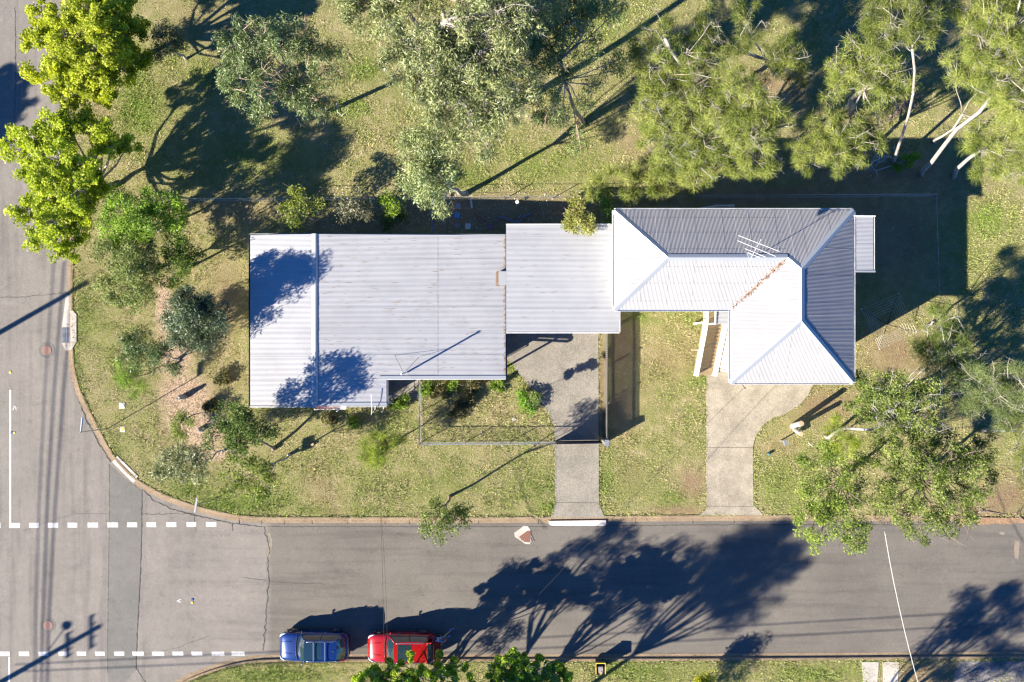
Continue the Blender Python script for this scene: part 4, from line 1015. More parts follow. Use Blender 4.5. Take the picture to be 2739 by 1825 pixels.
tree('spindly yellow leaved tree reaching over the patio roof', base=(1530, 560), style='fine', seed=32, tr=.05, leafscale=1.3, bark_='bark_pink', shade=((.16, .17, .03), (.45, .44, .14)), lobes=[(1530, 560, 4.0, .7), (1555, 575, 4.0, .7), (1540, 590, 3.8, .5), (1570, 600, 3.8, .45), (1525, 590, 3.7, .4), (1545, 530, 3.8, .4), (1535, 605, 3.6, .3), (1575, 612, 3.6, .25)], den=.85)
tree('small glossy green shrub tucked beside the right house eave', base=(1628, 560), style='fine', seed=33, tr=.04, leafscale=1.5, shade=((.06, .13, .02), (.22, .36, .08)), lobes=[(1620, 548, 2.5, .45), (1635, 560, 2.4, .35), (1628, 585, 2.2, .35), (1620, 535, 2.4, .3)], den=1)
# --- gums at the top
GG = ((.055, .08, .022), (.52, .55, .25))
tree('dark leaved gum with a hollow crown on the open grass', base=(868, 305), style='gum', seed=40, tr=.13, bark_='bark_pink', shade=((.06, .09, .03), (.34, .42, .18)), trunkpts=[(855, 285, 3), (820, 255, 6), (790, 230, 7.5)],
     lobes=[(640, 120, 9, 1.3), (690, 90, 9.4, 1.3), (740, 110, 9.6, 1.3), (790, 95, 9.2, 1.2), (830, 130, 8.8, 1.2), (870, 150, 8.2, 1.1), (900, 175, 8, .8), (700, 160, 9.4, 1.2), (660, 170, 9, 1.0), (620, 160, 8.8, .7), (640, 210, 8.8, .9), (680, 240, 8.8, .9), (780, 245, 8.2, 1.1), (830, 255, 7.8, 1.1), (860, 275, 7.2, .9), (620, 240, 8.4, .9), (640, 265, 8.2, .6), (740, 260, 8, .9), (690, 300, 7.6, .5), (800, 290, 7.4, .8), (850, 215, 8, .6)], den=.78, bare=.8)
tree('tall spreading gum whose pale crown fills the top of the picture', base=(1268, 338), style='gum', seed=41, tr=.24, bark_='bark_white', shade=GG, trunkpts=[(1262, 325, 2), (1240, 268, 6), (1200, 185, 10), (1192, 110, 12.5), (1185, 60, 13.5)],
     lobes=[(1080, 150, 12, 1.5), (1120, 130, 12.5, 1.6), (1170, 150, 13, 1.6), (1210, 130, 13, 1.5), (1090, 100, 12, 1.0), (1140, 190, 12.6, 1.5), (1190, 215, 12.4, 1.5), (1110, 220, 11.8, 1.2), (1250, 170, 13, 1.5), (1300, 140, 13.5, 1.6), (1240, 90, 13, 1.3), (1290, 60, 13.5, 1.7), (1350, 40, 13.8, 1.8), (1340, 100, 13.5, 1.4),
            (1400, 20, 13.5, 1.5), (1330, 190, 12.8, 1.4), (1380, 150, 12.5, 1.2), (1270, 230, 12.2, 1.5), (1230, 270, 11.6, 1.4), (1180, 280, 11.2, 1.3), (1330, 240, 11.8, 1.3), (1390, 230, 11.4, 1.1), (1300, 300, 11, 1.3), (1240, 330, 10.6, 1.3), (1180, 340, 10, 1.1), (1350, 290, 11, 1.2), (1300, 360, 10, 1.1), (1250, 385, 9.6, .9), (1280, 400, 9, .7)], den=.78, bare=.5, limb=.9)
tree('pale crown of the gum nearest the rear boundary above the patio', base=(1245, 520), style='gum', seed=42, tr=.16, bark_='bark_grey', shade=((.12, .15, .05), (.50, .56, .26)), lobes=[(1120, 400, 9, 1.3), (1160, 420, 9, 1.3), (1105, 460, 8.6, 1.1), (1150, 465, 8.8, 1.3), (1180, 460, 8.4, 1.0), (1120, 500, 8, 1.0), (1165, 505, 8, .9), (1140, 535, 7, .7), (1170, 560, 6.4, .55), (1120, 370, 9.4, .9), (1185, 390, 9, .8)], den=.95)
tree('gum with brown limbs leaning out at the top edge', base=(1150, 90), style='gum', seed=43, tr=.14, bark_='bark_brown', shade=GG, trunkpts=[(1122, 75, 4), (1100, 45, 6), (1082, 5, 8), (1070, -30, 9)],
     lobes=[(950, 10, 9.5, 1.3), (990, 30, 9.6, 1.3), (1030, 15, 9.8, 1.3), (1060, 50, 9.4, 1.0), (940, 45, 9, .9), (1000, 65, 9, .8), (1080, 20, 10, .9), (1030, -40, 10, 1.5)], den=.8, bare=.5)
tree('reddish trunked gum beside the leaning one at the top edge', base=(1215, 130), style='gum', seed=44, tr=.15, bark_='bark_pink', shade=GG, trunkpts=[(1197, 80, 4), (1187, 40, 6), (1180, 5, 8), (1175, -40, 10)], lobes=[(1150, -20, 10, 1.4), (1200, -10, 10.5, 1.3), (1250, 15, 10.5, 1.3), (1100, -30, 10, 1.3)], den=.8, bare=.3)
tree('open crowned gum with pink bare twigs right of the big crown', base=(1560, 330), style='gum', seed=45, tr=.13, bark_='bark_pink', shade=((.08, .12, .03), (.38, .46, .18)), trunkpts=[(1535, 290, 4), (1510, 215, 7), (1500, 160, 9)],
     lobes=[(1440, 40, 10.5, 1.2), (1480, 80, 10.4, 1.2), (1520, 30, 10.6, 1.4), (1570, 60, 10, 1.2), (1600, 20, 10.5, 1.2), (1560, 110, 9.4, 1.0), (1440, 110, 10, 1.2), (1420, 180, 9.6, 1.1), (1470, 150, 9.8, 1.1), (1520, 150, 9.2, .9), (1490, 210, 8.8, .8), (1650, 30, 9.4, .8), (1430, 240, 8.6, .9), (1470, 270, 8, .7), (1650, 160, 7.5, .6), (1640, 190, 7, .6), (1590, 225, 6.8, .5), (1510, 320, 6, .6), (1550, 370, 5.4, .7), (1480, 310, 6, .7), (1565, 290, 6, .5), (1450, 330, 6, .6)], den=.75, bare=1.3)
# --- she-oaks to the right
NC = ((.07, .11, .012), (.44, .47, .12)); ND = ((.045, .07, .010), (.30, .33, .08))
tree('she oak with bare white arching limbs at the left of the grove', base=(1885, 288), style='needle', seed=50, tr=.16, bark_='bark_white', shade=NC, trunkpts=[(1868, 262, 3), (1848, 215, 5.5), (1825, 175, 7), (1795, 135, 8.5), (1780, 105, 9.5)], bare=1.4,
     lobes=[(1720, 130, 7.5, 1.2), (1770, 100, 8.5, 1.3), (1740, 180, 7, 1.3), (1790, 210, 7, 1.4), (1840, 130, 8, 1.3), (1860, 200, 7.2, 1.2), (1760, 250, 6.6, 1.3), (1820, 270, 6.4, 1.4), (1880, 250, 6.2, 1.1), (1900, 160, 7.8, 1.1)], den=0.85)
tree('broad soft she oak whose crown hangs above the rear boundary', base=(1900, 440), style='needle', seed=51, tr=.18, bark_='bark_grey', shade=NC, bare=1.3,
     lobes=[(1760, 290, 7, 1.3), (1800, 330, 7.2, 1.5), (1850, 300, 7.4, 1.5), (1770, 370, 6.6, 1.3), (1820, 390, 6.6, 1.4), (1880, 360, 7, 1.5), (1780, 430, 5.8, 1.0), (1860, 430, 6, 1.3), (1910, 420, 6, 1.1), (1900, 300, 7.4, 1.2), (1840, 460, 5.4, .8), (1880, 480, 5, .8), (1780, 465, 5, .6)], den=1.1)
tree('tall she oak crown in the middle of the grove', base=(2040, 430), style='needle', seed=52, tr=.17, bark_='bark_white', shade=NC, bare=1.4,
     lobes=[(1960, 230, 8, 1.3), (2000, 260, 8.4, 1.4), (1950, 300, 8, 1.4), (2000, 330, 8, 1.4), (1970, 380, 7.4, 1.4), (2030, 370, 7.6, 1.2), (2010, 430, 6.6, 1.1), (2060, 330, 7.6, 1.1), (2040, 290, 8, 1.2), (1960, 440, 6, .9), (2070, 440, 6, .7), (2050, 470, 5.5, .5)], den=1.05)
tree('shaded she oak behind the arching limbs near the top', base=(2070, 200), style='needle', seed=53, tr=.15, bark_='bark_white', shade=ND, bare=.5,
     lobes=[(1960, 120, 8, 1.1), (2000, 60, 8.5, 1.2), (2080, 120, 8, 1.2), (2110, 150, 8, 1.1), (2140, 190, 7, 1.0), (2060, 170, 7.5, 1.2), (1900, 60, 8, 1.0), (1870, 90, 8, 1.0)], den=0.7)
tree('she oak with a white forked trunk right of the middle', base=(2272, 305), style='needle', seed=54, tr=.17, bark_='bark_white', shade=NC, trunkpts=[(2274, 270, 3), (2280, 262, 4.5), (2310, 240, 6), (2325, 220, 7.5)], bare=1.3,
     lobes=[(2250, 200, 8, 1.2), (2300, 180, 8.4, 1.4), (2350, 170, 8.5, 1.3), (2400, 200, 8, 1.2), (2380, 240, 7.4, 1.0), (2280, 150, 8.2, 1.1), (2340, 230, 7.6, 1.1), (2230, 240, 7, .9), (2270, 330, 6, 1.0), (2310, 340, 6, 1.1), (2220, 350, 5.8, .8), (2350, 310, 6.2, .8)], den=.9)
tree('she oak hanging over the shaded strip behind the right house', base=(2290, 440), style='needle', seed=55, tr=.15, bark_='bark_white', shade=NC, bare=1.0,
     lobes=[(2200, 350, 6.6, 1.1), (2240, 370, 6.8, 1.3), (2180, 400, 6.4, 1.2), (2230, 410, 6.4, 1.3), (2280, 390, 6.6, 1.1), (2150, 390, 6.2, .9), (2160, 430, 5.8, .7), (2290, 420, 6, .8), (2260, 340, 7, .9), (2330, 370, 6, .8)], den=1.05)
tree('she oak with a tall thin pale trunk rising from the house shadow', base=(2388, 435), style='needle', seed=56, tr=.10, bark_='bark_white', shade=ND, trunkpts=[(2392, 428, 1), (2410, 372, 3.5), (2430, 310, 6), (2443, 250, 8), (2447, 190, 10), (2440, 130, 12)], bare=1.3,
     lobes=[(2340, 20, 13, 1.1), (2380, 60, 13, 1.3), (2430, 50, 13.4, 1.3), (2470, 80, 13, 1.2), (2450, 10, 13, 1.1), (2360, 100, 12, 1.0), (2410, 110, 12.4, 1.1), (2500, 50, 12.4, 1.0), (2340, 60, 12, .8)], den=.75)
tree('leaning she oak with a stout white trunk at the right', base=(2462, 468), style='needle', seed=57, tr=.15, bark_='bark_white', shade=NC, trunkpts=[(2470, 455, 1), (2490, 437, 2), (2525, 390, 4), (2560, 345, 6), (2620, 300, 8), (2655, 255, 10), (2680, 210, 11.5)], bare=1.4,
     lobes=[(2620, 60, 12.5, 1.3), (2660, 40, 12.8, 1.4), (2710, 60, 13, 1.4), (2620, 120, 12.5, 1.2), (2670, 130, 12.6, 1.4), (2720, 140, 12.8, 1.4), (2600, 180, 11.5, 1.0), (2650, 190, 12, 1.3), (2700, 210, 12, 1.3), (2690, 270, 11, 1.2), (2730, 290, 11, 1.2), (2560, 200, 11, .8), (2590, 30, 12, 1.0), (2730, 10, 13, 1.3)], den=.85)
tree('crooked pale limb she oak beside the leaning one', base=(2496, 382), style='needle', seed=58, tr=.10, bark_='bark_white', shade=NC, trunkpts=[(2500, 375, 1), (2520, 365, 2), (2550, 345, 3.5), (2575, 305, 5)], bare=.5,
     lobes=[(2560, 150, 9, .7), (2620, 240, 8, .8), (2640, 330, 7, .8), (2600, 350, 6, .6), (2670, 330, 7, .8)], den=.6)
tree('she oak with a thick short pale trunk beside the house shadow', base=(2548, 475), style='needle', seed=59, tr=.15, bark_='bark_white', shade=NC, trunkpts=[(2560, 452, 1.2), (2590, 425, 3), (2625, 400, 4.5)], bare=1.3,
     lobes=[(2600, 370, 6.5, .9), (2640, 400, 6.8, 1.1), (2690, 400, 7, 1.3), (2660, 440, 6.4, 1.1), (2720, 440, 7, 1.2), (2630, 460, 5.8, .7), (2580, 380, 6, .6), (2700, 480, 6, .9)], den=.7)
tree('she oak with a grey curved limb at the right picture edge', base=(2672, 372), style='needle', seed=60, tr=.14, bark_='bark_white', shade=NC, trunkpts=[(2680, 365, 1.5), (2705, 345, 3.5), (2745, 335, 5.5), (2800, 320, 8)], bare=1.0,
     lobes=[(2760, 300, 9, 1.5), (2800, 360, 9, 1.6), (2740, 220, 9, 1.2), (2760, 430, 8, 1.2)], den=.8)
tree('low feathery she oak on the east boundary beside the clothesline', base=(2480, 870), style='needle', seed=61, tr=.09, bark_='bark_grey', shade=((.10, .14, .025), (.28, .34, .09)), bare=.6,
     lobes=[(2500, 810, 4, .8), (2540, 840, 4.2, .9), (2510, 870, 4, .9), (2560, 880, 4, .7)], den=.75)
tree('soft she oak lower on the east boundary', base=(2490, 960), style='needle', seed=62, tr=.1, bark_='bark_grey', shade=((.09, .13, .022), (.27, .33, .085)), bare=1.3,
     lobes=[(2480, 900, 4.2, .8), (2530, 920, 4.6, 1.1), (2570, 950, 4.6, 1.0), (2490, 960, 4.4, 1.0), (2540, 980, 4.4, .9), (2600, 980, 4.2, .8), (2460, 930, 4, .5)], den=.9)
tree('she oak with a long pale horizontal leaning trunk at the right edge', base=(2520, 1057), style='needle', seed=63, tr=.08, bark_='bark_white', shade=((.08, .11, .03), (.24, .29, .11)), trunkpts=[(2540, 1055, 1.5), (2600, 1050, 4), (2660, 1048, 6.5), (2720, 1048, 8.5)], bare=1.4,
     lobes=[(2600, 1010, 6.5, .9), (2650, 1000, 7.5, 1.1), (2700, 1010, 8, 1.2), (2680, 1060, 8, 1.1), (2730, 1080, 8.5, 1.2), (2640, 1080, 7, 1.0), (2600, 1090, 6, .8), (2735, 1030, 9, 1.1), (2560, 1010, 5.5, .7), (2690, 1120, 7.4, .9)], den=0.85)
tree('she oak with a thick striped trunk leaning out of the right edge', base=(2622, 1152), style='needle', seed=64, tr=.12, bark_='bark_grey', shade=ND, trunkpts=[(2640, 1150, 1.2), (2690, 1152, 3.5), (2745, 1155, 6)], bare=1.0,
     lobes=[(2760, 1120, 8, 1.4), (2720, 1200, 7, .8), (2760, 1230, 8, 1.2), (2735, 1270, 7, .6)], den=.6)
# --- paperbarks in the lower right corner
PB = ((.065, .10, .015), (.34, .41, .10))
tree('paperbark with twisting pale limbs inside the lower right corner', base=(2205, 1165), style='fine', seed=70, tr=.11, bark_='bark_grey', shade=PB, leafscale=1.25, trunkpts=[(2215, 1172, .6), (2250, 1145, 2), (2330, 1150, 3.5), (2390, 1120, 5), (2430, 1075, 6.5)], bare=1.3,
     lobes=[(2300, 1010, 5.5, .5), (2320, 1060, 5.5, .9), (2370, 1040, 6, 1.1), (2420, 1030, 6.2, 1.1), (2460, 1050, 6.2, 1.0), (2490, 1060, 6, .8), (2340, 1100, 5.6, 1.0), (2400, 1080, 6.2, 1.1), (2450, 1100, 6.2, 1.2), (2480, 1150, 6, 1.0), (2380, 1140, 5.8, 1.0), (2300, 1110, 5, .6), (2430, 1160, 5.6, 1.0), (2470, 1190, 5.2, .8), (2280, 1080, 5, .4)], den=1.0, limb=1.2)
tree('yellow green tangle of foliage around the dark trunk by the stump', base=(2222, 1190), style='needle', seed=71, tr=.06, bark_='bark_brown', shade=((.12, .18, .015), (.34, .40, .05)), lobes=[(2235, 1130, 2.6, .5), (2240, 1160, 2.6, .6), (2260, 1190, 2.4, .7), (2230, 1195, 2.2, .5), (2290, 1175, 2.4, .5)], den=.9)
tree('dense paperbark hanging across the lower kerb at the right', base=(2290, 1240), style='fine', seed=72, tr=.11, bark_='bark_brown', shade=((.09, .14, .018), (.38, .47, .09)), leafscale=1.25, bare=.5,
     lobes=[(2180, 1230, 6.5, 1.0), (2220, 1260, 6.8, 1.1), (2170, 1290, 6.4, .8), (2190, 1330, 6.8, 1.1), (2240, 1310, 7, 1.1), (2150, 1360, 6.4, .8), (2180, 1390, 6.8, 1.1), (2230, 1380, 7, 1.2), (2160, 1440, 6.4, .8), (2190, 1450, 6.6, .7), (2260, 1430, 6.8, 1.1), (2290, 1400, 6.6, .8), (2270, 1350, 7, .9), (2300, 1450, 6.4, .5), (2280, 1240, 6.4, .9), (2320, 1230, 6.2, .8), (2300, 1300, 6.4, .6)], den=0.82)
tree('wide paperbark spreading over the verge at the lower right', base=(2440, 1290), style='fine', seed=73, tr=.14, bark_='bark_brown', shade=PB, leafscale=1.25, bare=1.3,
     lobes=[(2400, 1230, 6.6, 1.0), (2440, 1250, 7, 1.2), (2500, 1230, 7, 1.3), (2550, 1230, 7.2, 1.2), (2600, 1240, 7, 1.0), (2630, 1220, 6.8, .8), (2420, 1310, 6.8, 1.1), (2480, 1290, 7.2, 1.2), (2540, 1300, 7.4, 1.3), (2600, 1300, 7.2, 1.2), (2370, 1350, 6.4, .9), (2440, 1370, 6.8, 1.1), (2500, 1360, 7, 1.2), (2560, 1370, 7, 1.1), (2530, 1410, 6.6, .9), (2420, 1400, 6.2, .7), (2380, 1290, 6.4, .8), (2590, 1350, 6.8, .8), (2460, 1430, 6, .6), (2640, 1270, 6.6, .7), (2350, 1210, 6, .7), (2640, 1180, 6, .8), (2590, 1190, 6, .9), (2540, 1180, 6, .7)], den=0.85)
# --- along the near verge at the bottom edge
LG = ((.12, .20, .012), (.56, .68, .07))
tree('row side bushy tree over the red car', base=(1150, 1805), style='broad', seed=80, tr=.12, bark_='bark_grey', shade=LG, lobes=[(985, 1795, 4.4, .45), (1005, 1818, 4.4, .55), (1045, 1795, 4.6, .5), (1030, 1825, 4.6, .6), (1095, 1765, 4.4, .42), (1100, 1800, 4.4, .5), (1125, 1815, 4.6, .7), (1165, 1795, 4.4, .5), (1178, 1755, 4.2, .32), (1200, 1810, 4.4, .6), (1245, 1795, 4.2, .4), (960, 1835, 4.4, .7), (1080, 1850, 4.8, 1.0), (1160, 1860, 4.8, 1.1), (1040, 1870, 4.8, 1.0), (1215, 1770, 4, .3), (1045, 1765, 4, .3), (1250, 1840, 4.4, .8), (1010, 1785, 4.2, .3), (1070, 1782, 4.4, .35)], den=.62, clump=.62, leafscale=.75, bare=1.2)
tree('glossy green tree overhanging the near kerb right of the cars', base=(1450, 1800), style='broad', seed=81, tr=.12, bark_='bark_grey', shade=((.10, .18, .012), (.46, .60, .06)), lobes=[(1325, 1800, 4.6, .7), (1350, 1770, 4.6, .55), (1385, 1765, 4.8, .75), (1400, 1800, 5, .9), (1440, 1790, 4.8, .8), (1480, 1800, 4.6, .7), (1500, 1820, 4.6, .8), (1360, 1830, 4.8, 1.0), (1430, 1850, 5, 1.2), (1470, 1775, 4.4, .35)], den=.7, clump=.62, leafscale=.8, bare=1.3)
tree('yellow flowering shrub at the bottom edge', base=(1880, 1822), cat='shrub', name='shrub', style='fine', seed=82, tr=.04, leafscale=1.2, shade=((.22, .24, .01), (.62, .60, .05)), lobes=[(1885, 1815, 1.6, .55), (1905, 1822, 1.6, .5), (1870, 1830, 1.5, .5), (1900, 1845, 1.5, .6)], den=1.2)
# --- trees just outside the frame, seen by their shadows on the road and grass
def shadowtree(label, base, lobes, style, seed, den=.6, tr=.15, shade=None, **k):
    hb = sum(l[2] for l in lobes) / len(lobes)
    return tree(label, base=base, lobes=lobes, style=style, seed=seed, den=den, tr=tr, shade=shade, lobemode='sh', **k)
OG = 'trees outside the frame casting shadows on the road'
shadowtree('tree below the frame shading the road beside the red car', (1130, 1885), [(1340, 1530, 6, .7), (1370, 1560, 6.2, .9), (1330, 1600, 5.6, .8), (1390, 1610, 6, .9), (1400, 1530, 6.6, .6), (1340, 1660, 5, .8), (1390, 1690, 4.6, .7), (1300, 1640, 5, .5), (1320, 1720, 4, .6)], 'gum', 90, 0.95, .14, group=OG, fork=.35)
shadowtree('forked tree below the frame shading the middle of the road', (1300, 1905), [(1500, 1510, 7.5, .9), (1530, 1470, 8, .6), (1560, 1490, 8, .7), (1600, 1460, 8.2, .7), (1620, 1430, 8.4, .6), (1680, 1430, 8.6, .6), (1580, 1540, 7.4, .9), (1540, 1580, 7, .8), (1630, 1530, 7.6, .9), (1490, 1560, 7, .6), (1660, 1470, 8, .6), (1640, 1410, 8.8, .4)], 'gum', 91, 0.7, .16, group=OG, fork=.4)
shadowtree('wide tree below the frame shading the middle of the road', (1330, 1930), [(1680, 1540, 8.2, 1.1), (1730, 1500, 8.6, 1.0), (1770, 1470, 8.8, .8), (1810, 1480, 8.8, .9), (1850, 1490, 8.8, .6), (1740, 1560, 8, 1.1), (1800, 1540, 8.4, 1.1), (1660, 1590, 7.6, 1.0), (1620, 1630, 7, .9), (1700, 1620, 7.4, .9), (1760, 1610, 7.8, .9), (1720, 1660, 7, .6), (1600, 1660, 6.6, .5), (1820, 1520, 8.4, .7)], 'gum', 92, 0.8, .18, group=OG, fork=.4)
shadowtree('tall dense tree below the frame shading the road at centre right', (1300, 2025), [(1900, 1520, 10.5, 1.4), (1950, 1490, 10.8, 1.5), (2000, 1470, 11, 1.5), (2050, 1450, 11, 1.3), (2100, 1440, 11.2, 1.2), (2130, 1490, 11, 1.1), (1920, 1570, 10.2, 1.4), (1980, 1550, 10.5, 1.6), (2040, 1530, 10.8, 1.5), (2090, 1510, 10.8, 1.2), (1960, 1620, 9.8, 1.2), (2020, 1600, 10.2, 1.3), (1880, 1600, 9.6, 1.0), (1960, 1660, 9.2, .8), (2080, 1420, 11.4, .9)], 'needle', 93, 1.35, .2, group=OG, fork=.55, clump=1.2)
shadowtree('tree below the frame shading the lower right corner', (2130, 2085), [(2600, 1640, 9.4, 1.0), (2570, 1610, 9, .8), (2650, 1600, 9.8, 1.0), (2700, 1590, 10, 1.1), (2720, 1640, 9.6, 1.2), (2650, 1680, 9, 1.2), (2600, 1700, 8.8, .9), (2530, 1690, 8.4, .8), (2500, 1730, 8, .8), (2700, 1720, 9, 1.1), (2560, 1760, 8, .8), (2640, 1770, 8, 1.0), (2480, 1760, 7.6, .6), (2730, 1780, 8, 1.0), (2520, 1810, 7.4, .8)], 'gum', 94, 0.85, .2, group=OG, fork=.4)
shadowtree('short bushy tree below the frame with its shadow on the near kerb', (1790, 1905), [(1960, 1760, 4, .7), (2000, 1740, 4.4, .6), (2030, 1720, 4.6, .5), (1990, 1790, 4, .7), (1950, 1800, 3.6, .6)], 'fine', 95, .8, .08, group=OG)
shadowtree('tree left of the frame shading the upper left road', (-420, 520), [(-20, 260, 9, 1.5), (20, 230, 9.2, 1.1), (40, 270, 9, 1.0), (0, 310, 8.6, 1.4), (-40, 320, 8.6, 1.4), (30, 330, 8.4, .7), (10, 200, 9.4, .6), (-30, 370, 8, 1.0)], 'broad', 96, .8, .2, group=OG)
OT = 'trees beyond the top of the frame'

tree('low feathery she oak growing against the rear boundary above the patio roof', base=(1660, 520), style='needle', seed=65, tr=.06, bark_='bark_brown', shade=NC, lobes=[(1600, 490, 2.6, .8), (1640, 475, 3, .9), (1680, 490, 3, .9), (1625, 520, 2.4, .7), (1670, 515, 2.6, .8), (1720, 500, 3, .8), (1590, 515, 2, .5)], den=.8)
tree('dim low she oak scrub between the feathery one and the grove', base=(1760, 515), style='needle', seed=66, tr=.06, bark_='bark_brown', shade=ND, lobes=[(1730, 460, 3, .8), (1760, 490, 2.6, .8), (1800, 500, 2.6, .8), (1700, 450, 3, .6), (1840, 505, 2.4, .7)], den=1.0)

for i, (x, y, r, lb, sh) in enumerate(((1140, 1040, .35, 'bright weed clump at the fence corner by the front wall', 1), (1175, 1048, .5, 'reddish stemmed shrub against the front wall of the left house', 0), (1205, 1030, .45, 'leafy green shrub second along the front wall of the left house', 1), (1262, 1028, .4, 'low weedy shrub below the middle of the front wall', 0), (1330, 1028, .35, 'small weed patch near the right end of the front wall', 1),
        (1240, 1075, .45, 'dry scrub clump inside the wire fence under the front wall', 0), (1215, 1100, .4, 'dark scrub clump in the middle of the fenced front yard', 0), (880, 1120, .4, 'ragged weed clump under the window hood', 0), (940, 1125, .35, 'green weed clump beside the meter box conduit', 1), (1068, 1075, .5, 'bushy weeds beside the small concrete pad', 1), (590, 1010, .35, 'dry scrub beside the mulch bed', 0), (560, 1085, .4, 'brown scrub patch at the edge of the mulch bed', 0))):
    tree(lb, base=(x, y), cat='shrub', name='shrub', style='fine', seed=200 + i, tr=.02, leafscale=1.3, shade=((.07, .13, .01), (.30, .42, .05)) if sh else ((.06, .06, .02), (.22, .20, .08)), lobes=[(x + 4, y - 3, .5, r), (x - 8, y + 5, .35, r * .7), (x + 12, y + 6, .3, r * .6)], den=1.0, clump=.6, group='weeds and shrubs by the left house')
# ------------------------------------------------------------------ grass blades (nobody could count them)
def grass():
    rng = np.random.default_rng(5)
    N = 1100000
    x = rng.uniform(-34, 34, N); y = rng.uniform(-23.5, 23.5, N)
    sd = signed(x, y)
    ok = sd > .02
    for poly in (D1, D2, PATIO, FOOTA, [(cx0, .9), (6.0, .9), (6.0, 6.6), (cx0, 6.6)], FOOTB):
        ok &= ~inpoly(x, y, poly)
    x, y = x[ok], y[ok]; sd = sd[ok]
    gr, di, mu = attrs(x, y)
    patch = np.sin(x * 1.7 + 2 * np.sin(y * .9)) * np.sin(y * 1.9 + 1.5 * np.sin(x * 1.1))
    keep = rng.random(len(x)) < np.clip(.55 + .25 * patch + .5 * gr - .75 * di - 1.2 * mu, .03, 1)
    x, y, gr, di, mu = x[keep], y[keep], gr[keep], di[keep], mu[keep]
    # ragged longer growth along kerbs and slab edges
    ex, ey = [], []
    for line, o_ in ((nbl, 1), (sbl, 1), (D1 + D1[:1], 0), (D2 + D2[:1], 0)):
        for a_, b_ in zip(line[:-1], line[1:]):
            L_ = math.hypot(b_[0] - a_[0], b_[1] - a_[1])
            if max(abs(a_[0]), abs(b_[0])) > 300 and L_ < 1: continue
            if L_ > 100:
                t0_, t1_ = 0., 1.
            m_ = int(min(L_, 120) * 130); u_ = rng.random(m_) if L_ < 120 else rng.random(int(L_ * 40))
            ex.append(a_[0] + (b_[0] - a_[0]) * u_ + rng.normal(0, .06, len(u_))); ey.append(a_[1] + (b_[1] - a_[1]) * u_ + rng.normal(0, .06, len(u_)))
    ex, ey = np.concatenate(ex), np.concatenate(ey); k_ = (np.abs(ex) < 34) & (np.abs(ey) < 23.5) & (signed(ex, ey) > -.06)
    ex, ey = ex[k_], ey[k_]; nz = np.sin(ex * 2.3) * np.sin(ey * 2.9 + ex); k_ = (rng.random(len(ex)) < .45 + .5 * nz) & ~inpoly(ex, ey, D1) & ~inpoly(ex, ey, D2); ex, ey = ex[k_], ey[k_]
    g2, d2, m2 = attrs(ex, ey); patch = np.concatenate([patch[keep], np.ones(len(ex)) * .8]); keep = np.ones(len(patch), bool)
    x, y = np.concatenate([x, ex]), np.concatenate([y, ey]); gr = np.concatenate([gr, g2 * .7 + .2]); di = np.concatenate([di, d2 * .5]); mu = np.concatenate([mu, m2])
    n = len(x); h = rng.uniform(.05, .14, n) * (1 + .35 * gr + .25 * patch[keep]); w = rng.uniform(.02, .048, n)
    # the tufty front yard of the left house
    yard = (x > W(1125, 0).x) & (x < W(1480, 0).x) & (y < W(0, 1010).y) & (y > W(0, 1190).y)
    h = np.where(yard, h * 1.6, h)
    a = rng.uniform(0, 2 * np.pi, n); l = rng.uniform(.3, 1.3, n) * h; b2 = rng.uniform(0, 2 * np.pi, n)
    P = np.stack([x, y, np.full(n, .11)], 1)
    s_ = np.stack([np.cos(a) * w / 2, np.sin(a) * w / 2, np.zeros(n)], 1)
    T = P + np.stack([np.cos(b2) * l, np.sin(b2) * l, h], 1)
    V = np.stack([P - s_, P + s_, T], 1)
    o = fast_mesh('grass', V, 3, rng.random(n), M['grass'], None, {'green': gr, 'dirt': di, 'mulch': mu})
    tag(o, 'short dry lawn grass with greener patches covering the verge and yards', 'grass', kind='stuff')
grass()
# fallen leaves and bits of litter
def scatter(name, label, n, region, size, m, z=.15, seed=1, cat='leaf litter'):
    rng = np.random.default_rng(seed); (x0, y0), (x1, y1) = W(*region[0])[:2], W(*region[1])[:2]
    x = rng.uniform(min(x0, x1), max(x0, x1), n); y = rng.uniform(min(y0, y1), max(y0, y1), n)
    ok = signed(x, y) > .05; 
    for poly in (FOOTA, FOOTB): ok &= ~inpoly(x, y, poly)
    x, y = x[ok], y[ok]; n = len(x); a = rng.uniform(0, 6.28, n); L = rng.uniform(.5, 1.3, n) * size
    P = np.stack([x, y, rng.uniform(z, z + .05, n)], 1); ax = np.stack([np.cos(a) * L, np.sin(a) * L, rng.uniform(-.02, .02, n)], 1); sd_ = np.stack([-np.sin(a) * L * .3, np.cos(a) * L * .3, np.zeros(n)], 1)
    o = fast_mesh(name, np.stack([P - ax, P + sd_, P + ax, P - sd_], 1), 4, rng.random(n), m, None)
    tag(o, label, cat, kind='stuff')
scatter('leaf_litter', 'scattered pale fallen leaves and bark on the shaded rear strip', 620, ((780, 500), (1620, 630)), .055, M['white'], .14, 1)
scatter('leaf_litter', 'scattered pale bark strips over the park grass', 420, ((650, 0), (2730, 520)), .09, M['bark_pink'], .2, 2)
scatter('bark_mulch', 'loose tan bark chips on the mulch bed at the corner', 2600, ((420, 770), (620, 1240)), .05, mat('bark_chip', (.45, .30, .19), .9, noise_rgb=(.22, .13, .08), vscale=30), .14, 3, 'mulch')
